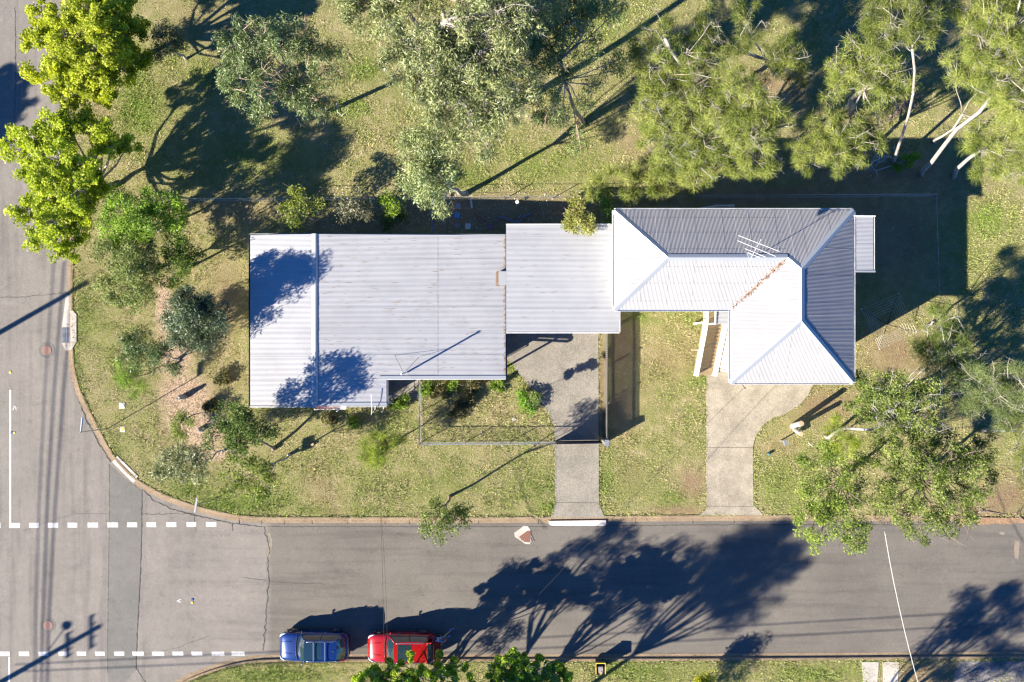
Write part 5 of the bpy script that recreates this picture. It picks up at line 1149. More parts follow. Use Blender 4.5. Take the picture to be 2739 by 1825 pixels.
def gutterlitter(line, side, n, seed, x0, x1):
    rng = np.random.default_rng(seed); rn = random.Random(seed); P = []
    segs = [(a, b_) for a, b_ in zip(line[:-1], line[1:]) if abs(a[1]) < 60 or abs(b_[1]) < 60]
    q = dens([line[0]] + list(line[1:]), .4) if False else None
    pts = [p for p in dens([p for p in line if abs(p[0]) < 60 and abs(p[1]) < 60], .3)]
    for _ in range(n):
        i = rn.randrange(len(pts) - 1); a, b_ = Vector(pts[i]), Vector(pts[i + 1]); d = (b_ - a).normalized(); nn = Vector((d.y, -d.x)) * side
        if math.sin(i * .37) + math.sin(i * .11 + 1) < rn.uniform(-1.6, 1.4): continue
        c = a.lerp(b_, rn.random()) + nn * (abs(rn.gauss(.20, .05)) if rn.random() < .8 else rn.uniform(.2, .6)); P.append((c.x, c.y, .03 + rn.random() * .02))
    P = np.array(P); n = len(P); a = rng.uniform(0, 6.28, n); L = rng.uniform(.02, .06, n)
    ax = np.stack([np.cos(a) * L, np.sin(a) * L, np.zeros(n)], 1); sd_ = np.stack([-np.sin(a) * L * .4, np.cos(a) * L * .4, np.full(n, .006)], 1)
    o = fast_mesh('gutter_litter', np.stack([P - ax, P + sd_, P + ax, P - sd_], 1), 4, rng.random(n), M['litter'], None); tag(o, 'brown leaf litter gathered along the gutter', 'leaf litter', kind='stuff')
ntr = [p for p in nbl if p[0] < W(2560, 0).x and abs(p[1]) < 40] + [tuple(W(2560, 1378))[:2]]
gutterlitter([(nbl[0][0], 25)] + ntr, 1, 2600, 1, 0, 0)
gutterlitter([p for p in sbl if abs(p[1]) < 40 and p[0] < 50] + [(45, sbl[-1][1])], -1, 1800, 2, 0, 0)
# a few sticks of fallen branch
def stick(pts, r, label, seed=1, m='bark_dead', twigs=0, name='fallen_branch'):
    rn = random.Random(seed); p = [W(*q) for q in pts]
    mb = MB(); n = len(p); mb.tube(p, [r * (1 - .6 * i / max(1, n - 1)) for i in range(n)], 6)
    for _ in range(twigs):
        i = rn.randrange(n - 1); s0 = p[i].lerp(p[i + 1], rn.random()); e = s0 + Vector((rn.uniform(-1, 1), rn.uniform(-1, 1), rn.uniform(-.05, .35))) * .9
        m_ = s0.lerp(e, .5) + Vector((rn.uniform(-.15, .15), rn.uniform(-.15, .15), 0))
        mb.tube([s0, m_, e], [r * .45, r * .35, .008], 4)
        e2 = m_ + Vector((rn.uniform(-1, 1), rn.uniform(-1, 1), .1)) * .4; mb.tube([m_, e2], [r * .3, .006], 3)
    o = mb.build(name, M[m], None, smooth=True); tag(o, label, 'branch', 'fallen branches')
stick([(2313, 455, .25), (2340, 430, .5), (2372, 418, .6), (2390, 425, .4)], .05, 'bare pale branch lying beside the thin trunk in the house shadow', 1, twigs=12)
stick([(2340, 458, .2), (2380, 445, .3), (2420, 430, .5), (2450, 424, .6)], .035, 'fallen branch with bright green leaves in the house shadow', 2, twigs=5)
tree('bright leafy regrowth on the fallen branch in the house shadow', base=(2400, 445), cat='shrub', name='shrub', style='fine', seed=99, tr=.02, leafscale=1.2, shade=((.08, .18, .01), (.24, .42, .03)), lobes=[(2400, 440, .6, .35), (2425, 432, .7, .35), (2445, 425, .7, .25)], den=1.5, clump=.6)
stick([(2352, 340, .2), (2370, 325, .4), (2395, 300, .6), (2425, 275, .4), (2450, 250, .3)], .06, 'heap of cut brown branches on the grass under the she oaks', 3, 'bark_brown', twigs=40)
stick([(2360, 335, .3), (2400, 290, .5), (2440, 262, .3)], .05, 'second cut limb lying in the heap under the she oaks', 4, 'bark_pink', twigs=30)
stick([(900, 275, .2), (903, 300, .2), (918, 313, .2)], .03, 'short dead stick on the grass right of the hollow crowned gum', 5, 'bark_dead', twigs=1)
stick([(795, 315, .2), (803, 332, .2), (817, 341, .2)], .04, 'curved brown stick on the grass below the hollow crowned gum', 6, 'bark_pink', twigs=1)
stick([(930, 145, .2), (938, 160, .2), (945, 165, .2)], .03, 'small brown stick on the upper grass', 7, 'bark_pink')
stick([(880, 20, .1), (930, 14, .3), (1000, 30, .6)], .03, 'dark twig hanging at the top edge', 8, 'bark_brown', twigs=3) if False else None
stick([(2590, 1372, .1), (2640, 1368, .15), (2700, 1378, .12), (2736, 1384, .1)], .05, 'exposed root running through the bare soil at the road edge', 9, 'bark_brown', twigs=10)
stick([(2163, 1186, .15), (2170, 1191, .15), (2176, 1196, .15)], .03, 'pale offcut stick on the lawn beside the stump', 10, 'white')
# ragged dirt tongue where the kerb is lost
rn = random.Random(2)
edge = [(2560, 1374)] + [(2560 + k * 15, 1402 + rn.uniform(-6, 5)) for k in range(0, 17)] + [(2815, 1374)]
z0 = .02
mb = MB(); P = P2(edge); c0 = W(2680, 1376)
mb.add([(p[0], p[1], .008) for p in P] + [(W(2560 + k * 15, 1384).x, W(0, 1384).y, .09) for k in range(17)], [(1 + k, 2 + k, 20 + k, 19 + k) for k in range(16)])
o = mb.build('bare_soil', mat('red_soil', (.30, .19, .11), .95, noise_rgb=(.18, .11, .06), vscale=9, bump=1, bscale=10), None); tag(o, kind='structure')

# ------------------------------------------------------------------ rocks and stumps
def rock(x, y, r, h, label, m, seed, cat='boulder', sq=1.0, rz=0):
    rn = random.Random(seed); c = W(x, y, 0); mb = MB(); rows = 6; n = 10; vs = []
    jit = [[rn.uniform(.8, 1.12) for _ in range(n)] for _ in range(rows)]
    for i in range(rows):
        u = i / (rows - 1); rr = r * (1 - u ** 2.2 * .55) * (1.0 if i else 1.02)
        for j in range(n):
            a = 2 * math.pi * j / n + rz; k = jit[i][j] * (.9 + .1 * jit[0][j])
            vs.append((c.x + math.cos(a) * rr * k, c.y + math.sin(a) * rr * k * sq, .05 + u * h * (.9 + .15 * jit[i][(j * 3) % n])))
    top = len(vs); vs.append((c.x, c.y, .05 + h * 1.02))
    fs = [(i * n + j, i * n + (j + 1) % n, (i + 1) * n + (j + 1) % n, (i + 1) * n + j) for i in range(rows - 1) for j in range(n)]
    fs += [((rows - 1) * n + j, (rows - 1) * n + (j + 1) % n, top) for j in range(n)]
    mb.add(vs, fs); o = mb.build('boulder', m, None); return tag(o, label, cat)
rock(492, 1062, .27, .85, 'tall grey boulder standing in the bark mulch', M['stone'], 3, sq=.7)
rock(538, 1149, .20, .45, 'smaller pale boulder near the low bright shrub', M['palestone'], 5)
rock(502, 972, .16, .5, 'flat dark stone at the head of the mulch bed', M['stone'], 9) if False else None
rock(690, 1088, .13, .12, 'small pale stone at the lower left house corner', M['palestone'], 6, cat='stone')
rock(1375, 1120, .17, .14, 'round pale stone on the tufty front yard', M['palestone'], 7, cat='stone')
rock(1284, 1164, .12, .1, 'flat light stone near the front wire fence', M['palestone'], 8, cat='stone')
M['cutwood'] = mat('cut_wood', (.52, .35, .20), .8, noise_rgb=(.36, .23, .13), vscale=14)
def stump(pts, r, t, rz=0):
    p = [W(*q) for q in pts]
    MB().tube(p, [r * 1.15] + [r] * (len(p) - 1), 12).build('trunk', M['bark_grey'], t, smooth=False)
    d = (p[-1] - p[-2]).normalized()
    MB().tube([p[-1], p[-1] + d * .012], [r * .86, r * .84], 14).build('cut_face', M['cutwood'], t)
t = thing('tree_stump', W(2128, 1145), 'tall twin stemmed cut tree stump with tan sawn tops beside the curved driveway', 'stump')
stump([(2120, 1140, 0), (2128, 1137, .9), (2144, 1133, 2.2)], .17, t); stump([(2122, 1143, 0), (2130, 1152, .9), (2143, 1161, 2.0)], .15, t)
t = thing('tree_stump', W(838, 1187), 'small sawn log stump on the lawn below the left house', 'stump')
MB().tube([W(840, 1187) , W(838, 1187) + Vector((0, 0, .3))], [.12, .11], 12).build('log', M['bark_brown'], t)
MB().tube([W(838, 1187) + Vector((0, 0, .3)), W(838, 1187) + Vector((0, 0, .31))], [.09, .088], 12).build('cut_face', M['cutwood'], t)

# ------------------------------------------------------------------ rear yard pieces
def paver(x, y, rgb, label, s=.36, rz=0):
    m = mat('paver', rgb, .8, noise_rgb=tuple(c * .7 for c in rgb), vscale=12)
    o = MB().box(W(x, y) + Vector((0, 0, .15)), (s, s, .05), rz=rz).build('paver', m); tag(o, label, 'paver', 'square pavers in the rear yard')
paver(1226, 552, (.26, .25, .30), 'lilac grey square paver, uppermost of the left column'); paver(1223.5, 577.5, (.08, .28, .50), 'blue square paver in the middle of the left column')
paver(1224.5, 605, (.20, .20, .19), 'plain grey square paver, lowest of the left column'); paver(1252, 606.5, (.52, .58, .56), 'pale square paver right of the plain grey one'); paver(1310, 607.5, (.24, .12, .16), 'maroon square paver standing apart to the right')
t = thing('stool', W(1383, 546), 'round cream stool on the shaded ground behind the patio', 'stool')
MB().lathe(W(1383, 544) + Vector((0, 0, .45)), [(.11, 0), (.12, .02), (.12, .04)], 16).build('seat', M['pitlid'], t)
for k in range(3):
    a = k * 2.1; MB().tube([W(1383, 544) + Vector((.08 * math.cos(a), .08 * math.sin(a), .45)), W(1384, 547) + Vector((.14 * math.cos(a), .14 * math.sin(a), .12))], .018, 5).build('leg', M['pitlid'], t)
def edging(pts, label, n, m, sz=(.23, .10, .08)):
    t = thing('garden_edging', W(*pts[0]), label, 'garden edging', 'brick edgings in the rear yard')
    P = [W(*q) for q in pts]; L = [(P[i + 1] - P[i]).length for i in range(len(P) - 1)]; tot = sum(L)
    for k in range(n):
        d = (k + .5) / n * tot; i = 0
        while d > L[i] and i < len(L) - 1: d -= L[i]; i += 1
        p = P[i].lerp(P[i + 1], d / L[i]); dr = P[i + 1] - P[i]
        MB().box(p + Vector((0, 0, .15)), sz, rz=math.atan2(dr.y, dr.x) + random.uniform(-.1, .1)).build('brick', m, t)
edging([(1259, 533), (1262, 552), (1264, 558)], 'two pale hollow blocks at the start of the curved edging', 2, M['pitlid'], (.3, .13, .09))
edging([(1264, 560), (1268, 567), (1276, 573), (1284, 578), (1300, 590), (1318, 600)], 'curved row of reddish bricks in the shaded rear yard', 8, M['brick'])
edging([(1335, 581), (1352, 585), (1370, 593), (1382, 597), (1392, 592), (1400, 582), (1410, 577), (1418, 572)], 'curved row of bluish bricks beside the patio roof', 11, mat('blue_brick', (.20, .24, .36), .8, noise_rgb=(.14, .15, .2), vscale=20))
o = MB().tube([W(1161, 520) + Vector((0, 0, .75)), W(1161, 628) + Vector((0, 0, .75))], .028, 6).build('fence_rail', M['blue']); tag(o, 'thin blue pipe rail crossing the shaded rear strip', 'rail')
o = MB().bar(W(1205, 520) + Vector((0, 0, .2)), W(1196, 626) + Vector((0, 0, .2)), .05, .16).build('sleeper_edging', M['pole']); tag(o, 'dark timber sleeper edging behind the left house', 'garden edging')

# clothes line
hub = W(2374, 868, 1.95)
t = thing('clothesline', W(2374, 868), 'rotary clothesline with square rings of wire beside the right house', 'clothesline')
MB().tube([W(2374, 868), hub + Vector((0, 0, .1))], .03, 8).build('post', M['steel'], t)
corners = [W(2304.5, 827.5, 2.0), W(2403.5, 785, 2.0), W(2451, 888, 2.0), W(2352.5, 934.5, 2.0)]
for c in corners: MB().tube([hub, hub.lerp(c, .5) + Vector((0, 0, -.06)), c], [.022, .018, .014], 6).build('arm', M['darksteel'], t)
mb = MB()
for k in range(6):
    u = 1 - k * .105; q = [hub.lerp(c, u) + Vector((0, 0, .02)) for c in corners]
    MB_ = MB()
    for i in range(4): MB_.tube([q[i], q[(i + 1) % 4]], .0075, 3, cap=False)
    MB_.build('line_wire', M['lwire'], t)
for c in corners: MB().lathe(c, [(.035, -.02), (.035, .03)], 8).build('end_cap', M['white'], t)

# ------------------------------------------------------------------ fences
def rail(a, b_, r, m, parent, name='rail'): return MB().tube([a, b_], r, 6).build(name, m, parent)
# low wire fence round the front yard
fw = thing('fence', W(1300, 1187), 'low galvanised pipe and wire mesh fence round the front yard of the left house', 'fence')
H_ = 1.1
fp = [W(1128, 1018), W(1127, 1183), W(1484, 1181)]
def lift(p, h): return Vector((p.x, p.y, h))
for a, b_ in zip(fp[:-1], fp[1:]):
    rail(lift(a, H_ + .1), lift(b_, H_ + .1), .028, M['steel'], fw, 'top_rail')
    rail(lift(a, .22), lift(b_, .22), .012, M['steel'], fw, 'bottom_wire')
    n = max(2, int((b_ - a).length / 2.6)); d = (b_ - a) / n
    for i in range(n + 1):
        p = a + d * i; rail(lift(p, .1), lift(p, H_ + .12), .026, M['steel'], fw, 'post')
    # chain mesh
    L = (b_ - a).length; mb = MB(); dd = (b_ - a).normalized(); s_ = .12
    for k in range(int(L / s_) + 9):
        for sg in (1, -1):
            x0 = k * s_ - (0 if sg > 0 else 1.0); x1 = x0 + sg * 1.0 if sg > 0 else x0 + 1.0
            u0, u1 = (x0, x0 + .96) if sg > 0 else (x0 + .96, x0)
            pts_ = []
            a0, z0_, a1, z1_ = u0, .16, u1, H_ + .06
            lo_, hi_ = 0, L
            if max(a0, a1) < 0 or min(a0, a1) > L: continue
            def zz(q): return z0_ + (z1_ - z0_) * (q - a0) / (a1 - a0)
            q0, q1 = min(max(a0, 0), L), min(max(a1, 0), L)
            if abs(q0 - q1) < .05: continue
            mb.tube([a + dd * q0 + Vector((0, 0, zz(q0))), a + dd * q1 + Vector((0, 0, zz(q1)))], .0028, 3, cap=False)
    o = mb.build('wire_mesh', M['steel'], fw); o['kind'] = 'stuff'
# solid dark driveway gate
gt = thing('gate', W(1545, 1181), 'dark slatted sliding gate across the left driveway', 'gate')
g0, g1 = W(1487, 1179.5), W(1603, 1178)
for k in range(34):
    p = g0.lerp(g1, (k + .5) / 34); MB().box(lift(p, .88), (.062, .03, 1.32)).build('slat', M['darksteel'], gt)
for z in (.25, 1.5): MB().bar(lift(g0, z), lift(g1, z), .05, .06).build('gate_rail', M['darksteel'], gt)
for p in (g0, g1): MB().box(lift(p, .85) , (.07, .07, 1.45)).build('gate_frame', M['darksteel'], gt)
MB().bar(lift(g0 + Vector((0, -.0, 0)), .86), lift(g1, .86), .012, 1.22).build('gate_sheet', M['darksteel'], gt)
gp = thing('gate_post', W(1615, 1177), 'square grey steel gate post at the foot of the picket fence', 'post')
MB().box(W(1615.5, 1177) + Vector((0, 0, .82)), (.22, .36, 1.5)).build('post_shaft', M['steel'], gp); MB().box(W(1615.5, 1177) + Vector((0, 0, 1.59)), (.26, .40, .04)).build('post_cap', M['steel'], gp)
# picket fence between the two yards
pf = thing('fence', W(1618, 1030), 'dark timber picket fence with two rails between the driveway and the right hand lawn', 'fence')
M['picket'] = mat('dark_picket_paint', (.09, .09, .085), .7, noise_rgb=(.16, .14, .12), vscale=14)
f0, f1 = W(1618.5, 800), W(1616.5, 1166)
Lf = (f1 - f0).length; npk = int(Lf / .13)
pk0 = None
for k in range(npk):
    p = f0.lerp(f1, (k + .5) / npk)
    if pk0 is None:
        pk0 = MB().box(lift(p, .79), (.022, .098, 1.35)).build('picket', M['picket'], pf); base_p = p
    else:
        c = pk0.copy(); col.objects.link(c); c.parent = pf; d = p - base_p; c.location = (d.x, d.y, 0)
for z in (.42, 1.22): MB().bar(lift(f0, z) + Vector((.035, 0, 0)), lift(f1, z) + Vector((.035, 0, 0)), .04, .09).build('fence_rail', M['picket'], pf)
for k in range(5):
    p = f0.lerp(f1, k / 4); MB().box(lift(p, .8) + Vector((.09, 0, 0)), (.08, .08, 1.35)).build('post', M['picket'], pf)
# verandah balustrade
vb = thing('balustrade', (-.9, -.5, 0), 'dark slatted balustrade at the verandah edge of the left house', 'balustrade')
for k in range(26): MB().box((-.70, -1.25 + k * .095, .72), (.03, .045, .85)).build('baluster', M['picket'], vb)
for z in (.32, 1.15): MB().bar((-.70, -1.3, z), (-.70, 1.2, z), .05, .07).build('rail', M['picket'], vb)
# rear boundary fence
rf = thing('fence', W(1300, 537), 'low pipe and wire fence along the rear boundary', 'fence')
pts = [W(420, 541), W(1350, 534), W(2480, 528)]
for a, b_ in zip(pts[:-1], pts[1:]):
    rail(lift(a, 1.15), lift(b_, 1.15), .014, M['steel'], rf, 'top_rail'); rail(lift(a, .6), lift(b_, .6), .006, M['steel'], rf, 'wire'); rail(lift(a, .25), lift(b_, .25), .006, M['steel'], rf, 'wire')
    n = int((b_ - a).length / 3)
    for i in range(n + 1): p = a.lerp(b_, i / n); rail(lift(p, .1), lift(p, 1.2), .025, M['steel'], rf, 'post')
a, b_ = W(2480, 528), W(2500, 1190)
rail(lift(a, 1.15), lift(b_, 1.15), .010, M['steel'], rf, 'top_rail')

# ------------------------------------------------------------------ by the left house
ac = thing('window_hood', W(895, 1088, 2.2), 'low window hood with a rust red cover over the front windows of the left house', 'awning')
MB().bar(W(842, 1090, 2.0), W(935, 1088, 2.0), .20, .05).build('hood_panel', mat('red_brown_cover', (.20, .05, .03), .7, noise_rgb=(.12, .04, .03), vscale=20), ac)
MB().bar(W(842, 1096, 2.0), W(925, 1094, 2.0), .05, .06).build('hood_edge', M['white'], ac)
for x in (842, 872, 900): MB().box(W(x, 1096, 2.0) + Vector((0, 0, 0)), (.08, .09, .08)).build('bracket', M['white'], ac)
mt = thing('meter_box', W(915, 1090, 2.0), 'white meter box with a blue conduit at the front wall of the left house', 'meter box')
MB().box(W(920, 1089, 2.1), (.34, .20, .3)).build('box', M['white'], mt); MB().tube([W(909, 1088, 2.1), W(906, 1096, 2.0), W(901, 1101, 1.0), W(900, 1101, .2)], .035, 6).build('conduit', M['gutter'], mt)
hr = thing('handrail', W(1010, 1100), 'white bent pipe handrail at the step below the left roof corner', 'handrail')
MB().tube([W(993, 1055, 3.4), W(995, 1095, 3.3), W(993, 1110, 1.0), W(993, 1112, .1)], .022, 6).build('rail', M['lwire'], hr)
MB().tube([W(1004, 1085, 1.8), W(1003, 1096, 1.2), W(997, 1104, .2)], .02, 6).build('rail', M['lwire'], hr)
MB().tube([W(1034, 1062, 1.6), W(1028, 1086, 1.2), W(1022, 1103, .2)], .025, 6).build('rail', M['lwire'], hr)
for k in range(4): MB().tube([W(1036, 1062 + k * 4, 1.1), W(1052, 1066 + k * 5, .9)], .012, 5).build('tine', M['lwire'], hr)
MB().tube([W(1037, 1014, 2.6), W(1037, 1083, 2.6)], .03, 6).build('top_rail', M['lwire'], hr)
o = MB().tube([W(1038, 1015, 1.2), W(1124, 1016, 1.2)], .022, 6).build('fence_rail', M['steel']); tag(o, 'pipe rail joining the left house wall to the front yard fence', 'rail')

# ------------------------------------------------------------------ bin
bn = thing('wheelie_bin', W(1602, 1772), 'dark wheelie bin with a yellow rimmed open top holding grey cardboard on the near kerb', 'bin')
c = W(1602, 1772); M['bin'] = mat('dark_bin_plastic', (.02, .025, .02), .5)
mb = MB(); vs = []
for z, sx, sy in ((.14, .22, .24), (1.02, .29, .35)):
    vs += [(c.x + a * sx, c.y + b2 * sy, z) for a, b2 in ((-1, -1), (1, -1), (1, 1), (-1, 1))]
for z, sx, sy in ((1.02, .25, .31), (.85, .24, .30)):
    vs += [(c.x + a * sx, c.y + b2 * sy, z) for a, b2 in ((-1, -1), (1, -1), (1, 1), (-1, 1))]
fs = [(3, 2, 1, 0)] + [(4 * k + i, 4 * k + (i + 1) % 4, 4 * k + 4 + (i + 1) % 4, 4 * k + 4 + i) for k in range(3) for i in range(4)] + [(12, 13, 14, 15)]
mb.add(vs, fs).build('body', M['bin'], bn)
for a, b2, d in ((0, .36, (.62, .045, .04)), (-.30, 0, (.04, .66, .04)), (.30, 0, (.04, .66, .04))):
    MB().box(c + Vector((a, b2, 1.04)), d).build('rim', M['yellow'], bn)
MB().tube([c + Vector((-.2, .44, .98)), c + Vector((.2, .44, .98))], .025, 6).build('handle', M['bin'], bn)
MB().box(c + Vector((0, -.05, .98)), (.30, .38, .16), rz=.05).build('cardboard', mat('grey_card', (.24, .22, .22), .8), bn)
MB().bar(c + Vector((-.05, -.2, 1.07)), c + Vector((.08, -.28, 1.08)), .16, .012).build('cardboard', mat('brown_card', (.35, .25, .17), .8), bn)
for s in (-1, 1): MB().tube([c + Vector((s * .20, .27, .24)), c + Vector((s * .26, .27, .24))], .11, 12).build('wheel', M['black'], bn)

# ------------------------------------------------------------------ signs, poles, wires
sg = thing('street_sign', W(291, 1146), 'tall street name sign post leaning over the corner kerb with blue lettered blade', 'street sign')
b0, tp0 = W(291, 1146), W(209, 1156, 3.75); tp0 = Vector((b0.x, b0.y, 3.75))
tp0 = W(213, 1156.5, 3.7)
MB().tube([b0, tp0], .03, 8).build('post', M['steel'], sg)
bl = MB().bar(W(221, 1117, 3.55), W(217, 1156, 3.55), .03, .2).build('sign_blade', mat('sign_white', (.75, .76, .80), .4), sg)
mb = MB()
a, b_ = W(221, 1117, 3.55), W(217, 1156, 3.55)
rn = random.Random(6)
for side in (1, -1):
    for k in range(11):
        p = a.lerp(b_, (k + 1.2) / 13); mb.box(p + Vector((side * .018, 0, 0)), (.006, .045, .12 if k % 3 else .09))
mb.build('lettering', M['blue'], sg)
MB().bar(W(223.5, 1119, 3.55) + Vector((0, 0, .1)), W(219.5, 1154, 3.55) + Vector((0, 0, .1)), .02, .03).build('blade_edge', M['blue'], sg)
s2 = thing('road_sign', W(580, 1334), 'grey backed road sign on a thin post at the curved kerb', 'road sign')
MB().tube([W(580, 1334), W(521, 1351, 3.5)], .028, 8).build('post', M['steel'], s2)
mb = MB(); c1, c2_ = W(527, 1333, 3.6), W(521, 1372, 3.6)
mb.bar(c1, c2_, .02, .45, up=(.55, 0, .85)).build('sign_plate', M['steel'], s2)
def pole(label, base, h, r, arms=(), lamp=None, group='timber power poles beside the roads'):
    b = W(*base); t = thing('power_pole', b, label, 'power pole', group)
    MB().tube([b, b + Vector((0, 0, h))], [r * 1.15, r * .9], 12).build('shaft', M['pole'], t)
    for z, L, dx in arms:
        MB().bar(b + Vector((dx, -L / 2, z)), b + Vector((dx, L / 2, z)), .1, .12).build('crossarm', M['pole'], t)
        for k in (-.45, -.2, .2, .45): MB().lathe(b + Vector((dx, k * L, z + .06)), [(.04, 0), (.06, .06), (.03, .16)], 8).build('insulator', M['steel'], t)
    if lamp:
        e = b + Vector((lamp[0], lamp[1], lamp[2])); MB().tube([b + Vector((0, 0, lamp[2] - .3)), e], .03, 6).build('lamp_arm', M['steel'], t)
        MB().lathe(e + Vector((0, 0, -.1)), [(.2, 0), (.3, .06), (.2, .18), (.06, .24)], 12).build('lamp_head', M['steel'], t)
    return b
b = pole('timber power pole with a crossarm and street lamp outside the lower left of the frame', (-426, 2067), 9.9, .17, ((9.5, 2.2, .1), (8.6, 1.6, .1)), (1.1, 1.9, 8.0))
p2 = W(-426, 2067)
MB().bar(Vector((p2.x, p2.y, 8.2)), Vector((p2.x + .9, p2.y + .2, 9.0)), .06, .08)
pole('plain timber power pole left of the frame whose shadow crosses the left road', (-385, 1107), 9.0, .17)
HW = 8.6
def shwire(p, q, h, r=.02, label='', grp='overhead wires'):
    a, b_ = SH(*p, h), SH(*q, h); d = b_ - a
    o = MB().tube([a - d * .0, a + d * .25 - Vector((0, 0, .15)), a + d * .5 - Vector((0, 0, .2)), a + d * .75 - Vector((0, 0, .15)), b_], r, 5).build('overhead_wire', M['wire']); tag(o, label, 'wire', grp)
shwire((144, 700), (92, 2000), HW, .028, 'overhead wire west of the left road, its shadow the left one of three')
shwire((172, 700), (108, 2000), HW, .036, 'overhead wire west of the left road, its shadow the middle one of three')
shwire((202, 700), (120, 2000), HW, .036, 'overhead wire west of the left road, its shadow the right one of three')
shwire((40, 1778), (3200, 1600), 7.8, .03, 'overhead wire south of the lower road, its shadow the upper one')
shwire((40, 1797), (3200, 1640), 7.8, .03, 'overhead wire south of the lower road, its shadow the lower one')
def viswire(p, q, r, m, label, sag=.4):
    a, b_ = W(*p), W(*q); n = 8; pts = [a.lerp(b_, i / n) - Vector((0, 0, sag * 4 * (i / n) * (1 - i / n))) for i in range(n + 1)]
    o = MB().tube(pts, r, 4).build('service_wire', M[m]); tag(o, label, 'wire', 'house service wires')
viswire((1006, 1100, 4.2), (1027, 1725, 5.6), .011, 'wire', 'left of two dark service wires crossing the road')
viswire((1019, 1370, 5.0), (1036, 1725, 5.6), .011, 'wire', 'right of two dark service wires crossing the road')
viswire((1992, 1036, 5.2), (1442, 1590, 6.2), .012, 'wire', 'dark service wire running from the right house down over the road')
viswire((2362, 1395, 5.6), (2462, 1850, 6.2), .017, 'lwire', 'pale service wire crossing the lower road at the right')
sb = thing('service_bracket', W(1992, 1036, 5.6), 'small black wire bracket at the tip of the right house roof', 'bracket')
MB().tube([W(1985, 1028, 5.8), W(1991, 1037, 5.5)], .02, 5).build('arm', M['wire'], sb); MB().lathe(W(1992, 1038, 5.45), [(.03, 0), (.05, .05), (.02, .12)], 8).build('insulator', M['wire'], sb)
# garden tap box and drum at the front boundary
t = thing('letterbox', W(2084, 1180), 'small grey letterbox on a post beside the right driveway', 'letterbox')
MB().box(W(2086, 1178) + Vector((0, 0, .55)), (.07, .07, .9)).build('post', M['steel'], t); MB().box(W(2086, 1178) + Vector((0, 0, 1.1)), (.24, .34, .22), rz=.3).build('box', M['steel'], t)
o = MB().lathe(W(2053, 1213), [(.09, .12), (.1, .3), (.06, .38), (.02, .4)], 12).build('water_meter_cover', mat('teal_plastic', (.03, .14, .16), .5)); tag(o, 'small teal cylinder cover on the verge below the letterbox', 'meter cover')
# ------------------------------------------------------------------ cars (bonnets point to the left of the picture)
M['blue_paint'] = mat('blue_car_paint', (.008, .032, .15), .22, .45, .6, 1.0)
M['red_paint'] = mat('red_car_paint', (.34, .006, .008), .22, .25, .6, 1.0)
M['tint'] = mat('tinted_glass', (.012, .03, .04), .04, 0, 1.0, 1.0)
M['chrome'] = mat('chrome_trim', (.62, .64, .68), .18, .9)
M['redlens'] = mat('red_lamp_lens', (.35, .01, .01), .15, 0, .6, .5)
M['lens'] = mat('clear_lamp_lens', (.55, .6, .65), .1, .2, .6, .5)
M['tyre'] = mat('tyre_rubber', (.02, .02, .022), .8)
M['rim'] = mat('alloy_rim', (.30, .32, .34), .35, .7)
M['cladding'] = mat('black_cladding', (.02, .02, .022), .55)
M['interior'] = mat('interior_fabric', (.16, .16, .17), .8)
def lerpt(tab, u):
    for (a, *p), (b, *q) in zip(tab[:-1], tab[1:]):
        if u <= b:
            t = (u - a) / (b - a) if b > a else 0; return [x + (y - x) * t for x, y in zip(p, q)]
    return tab[-1][1:]
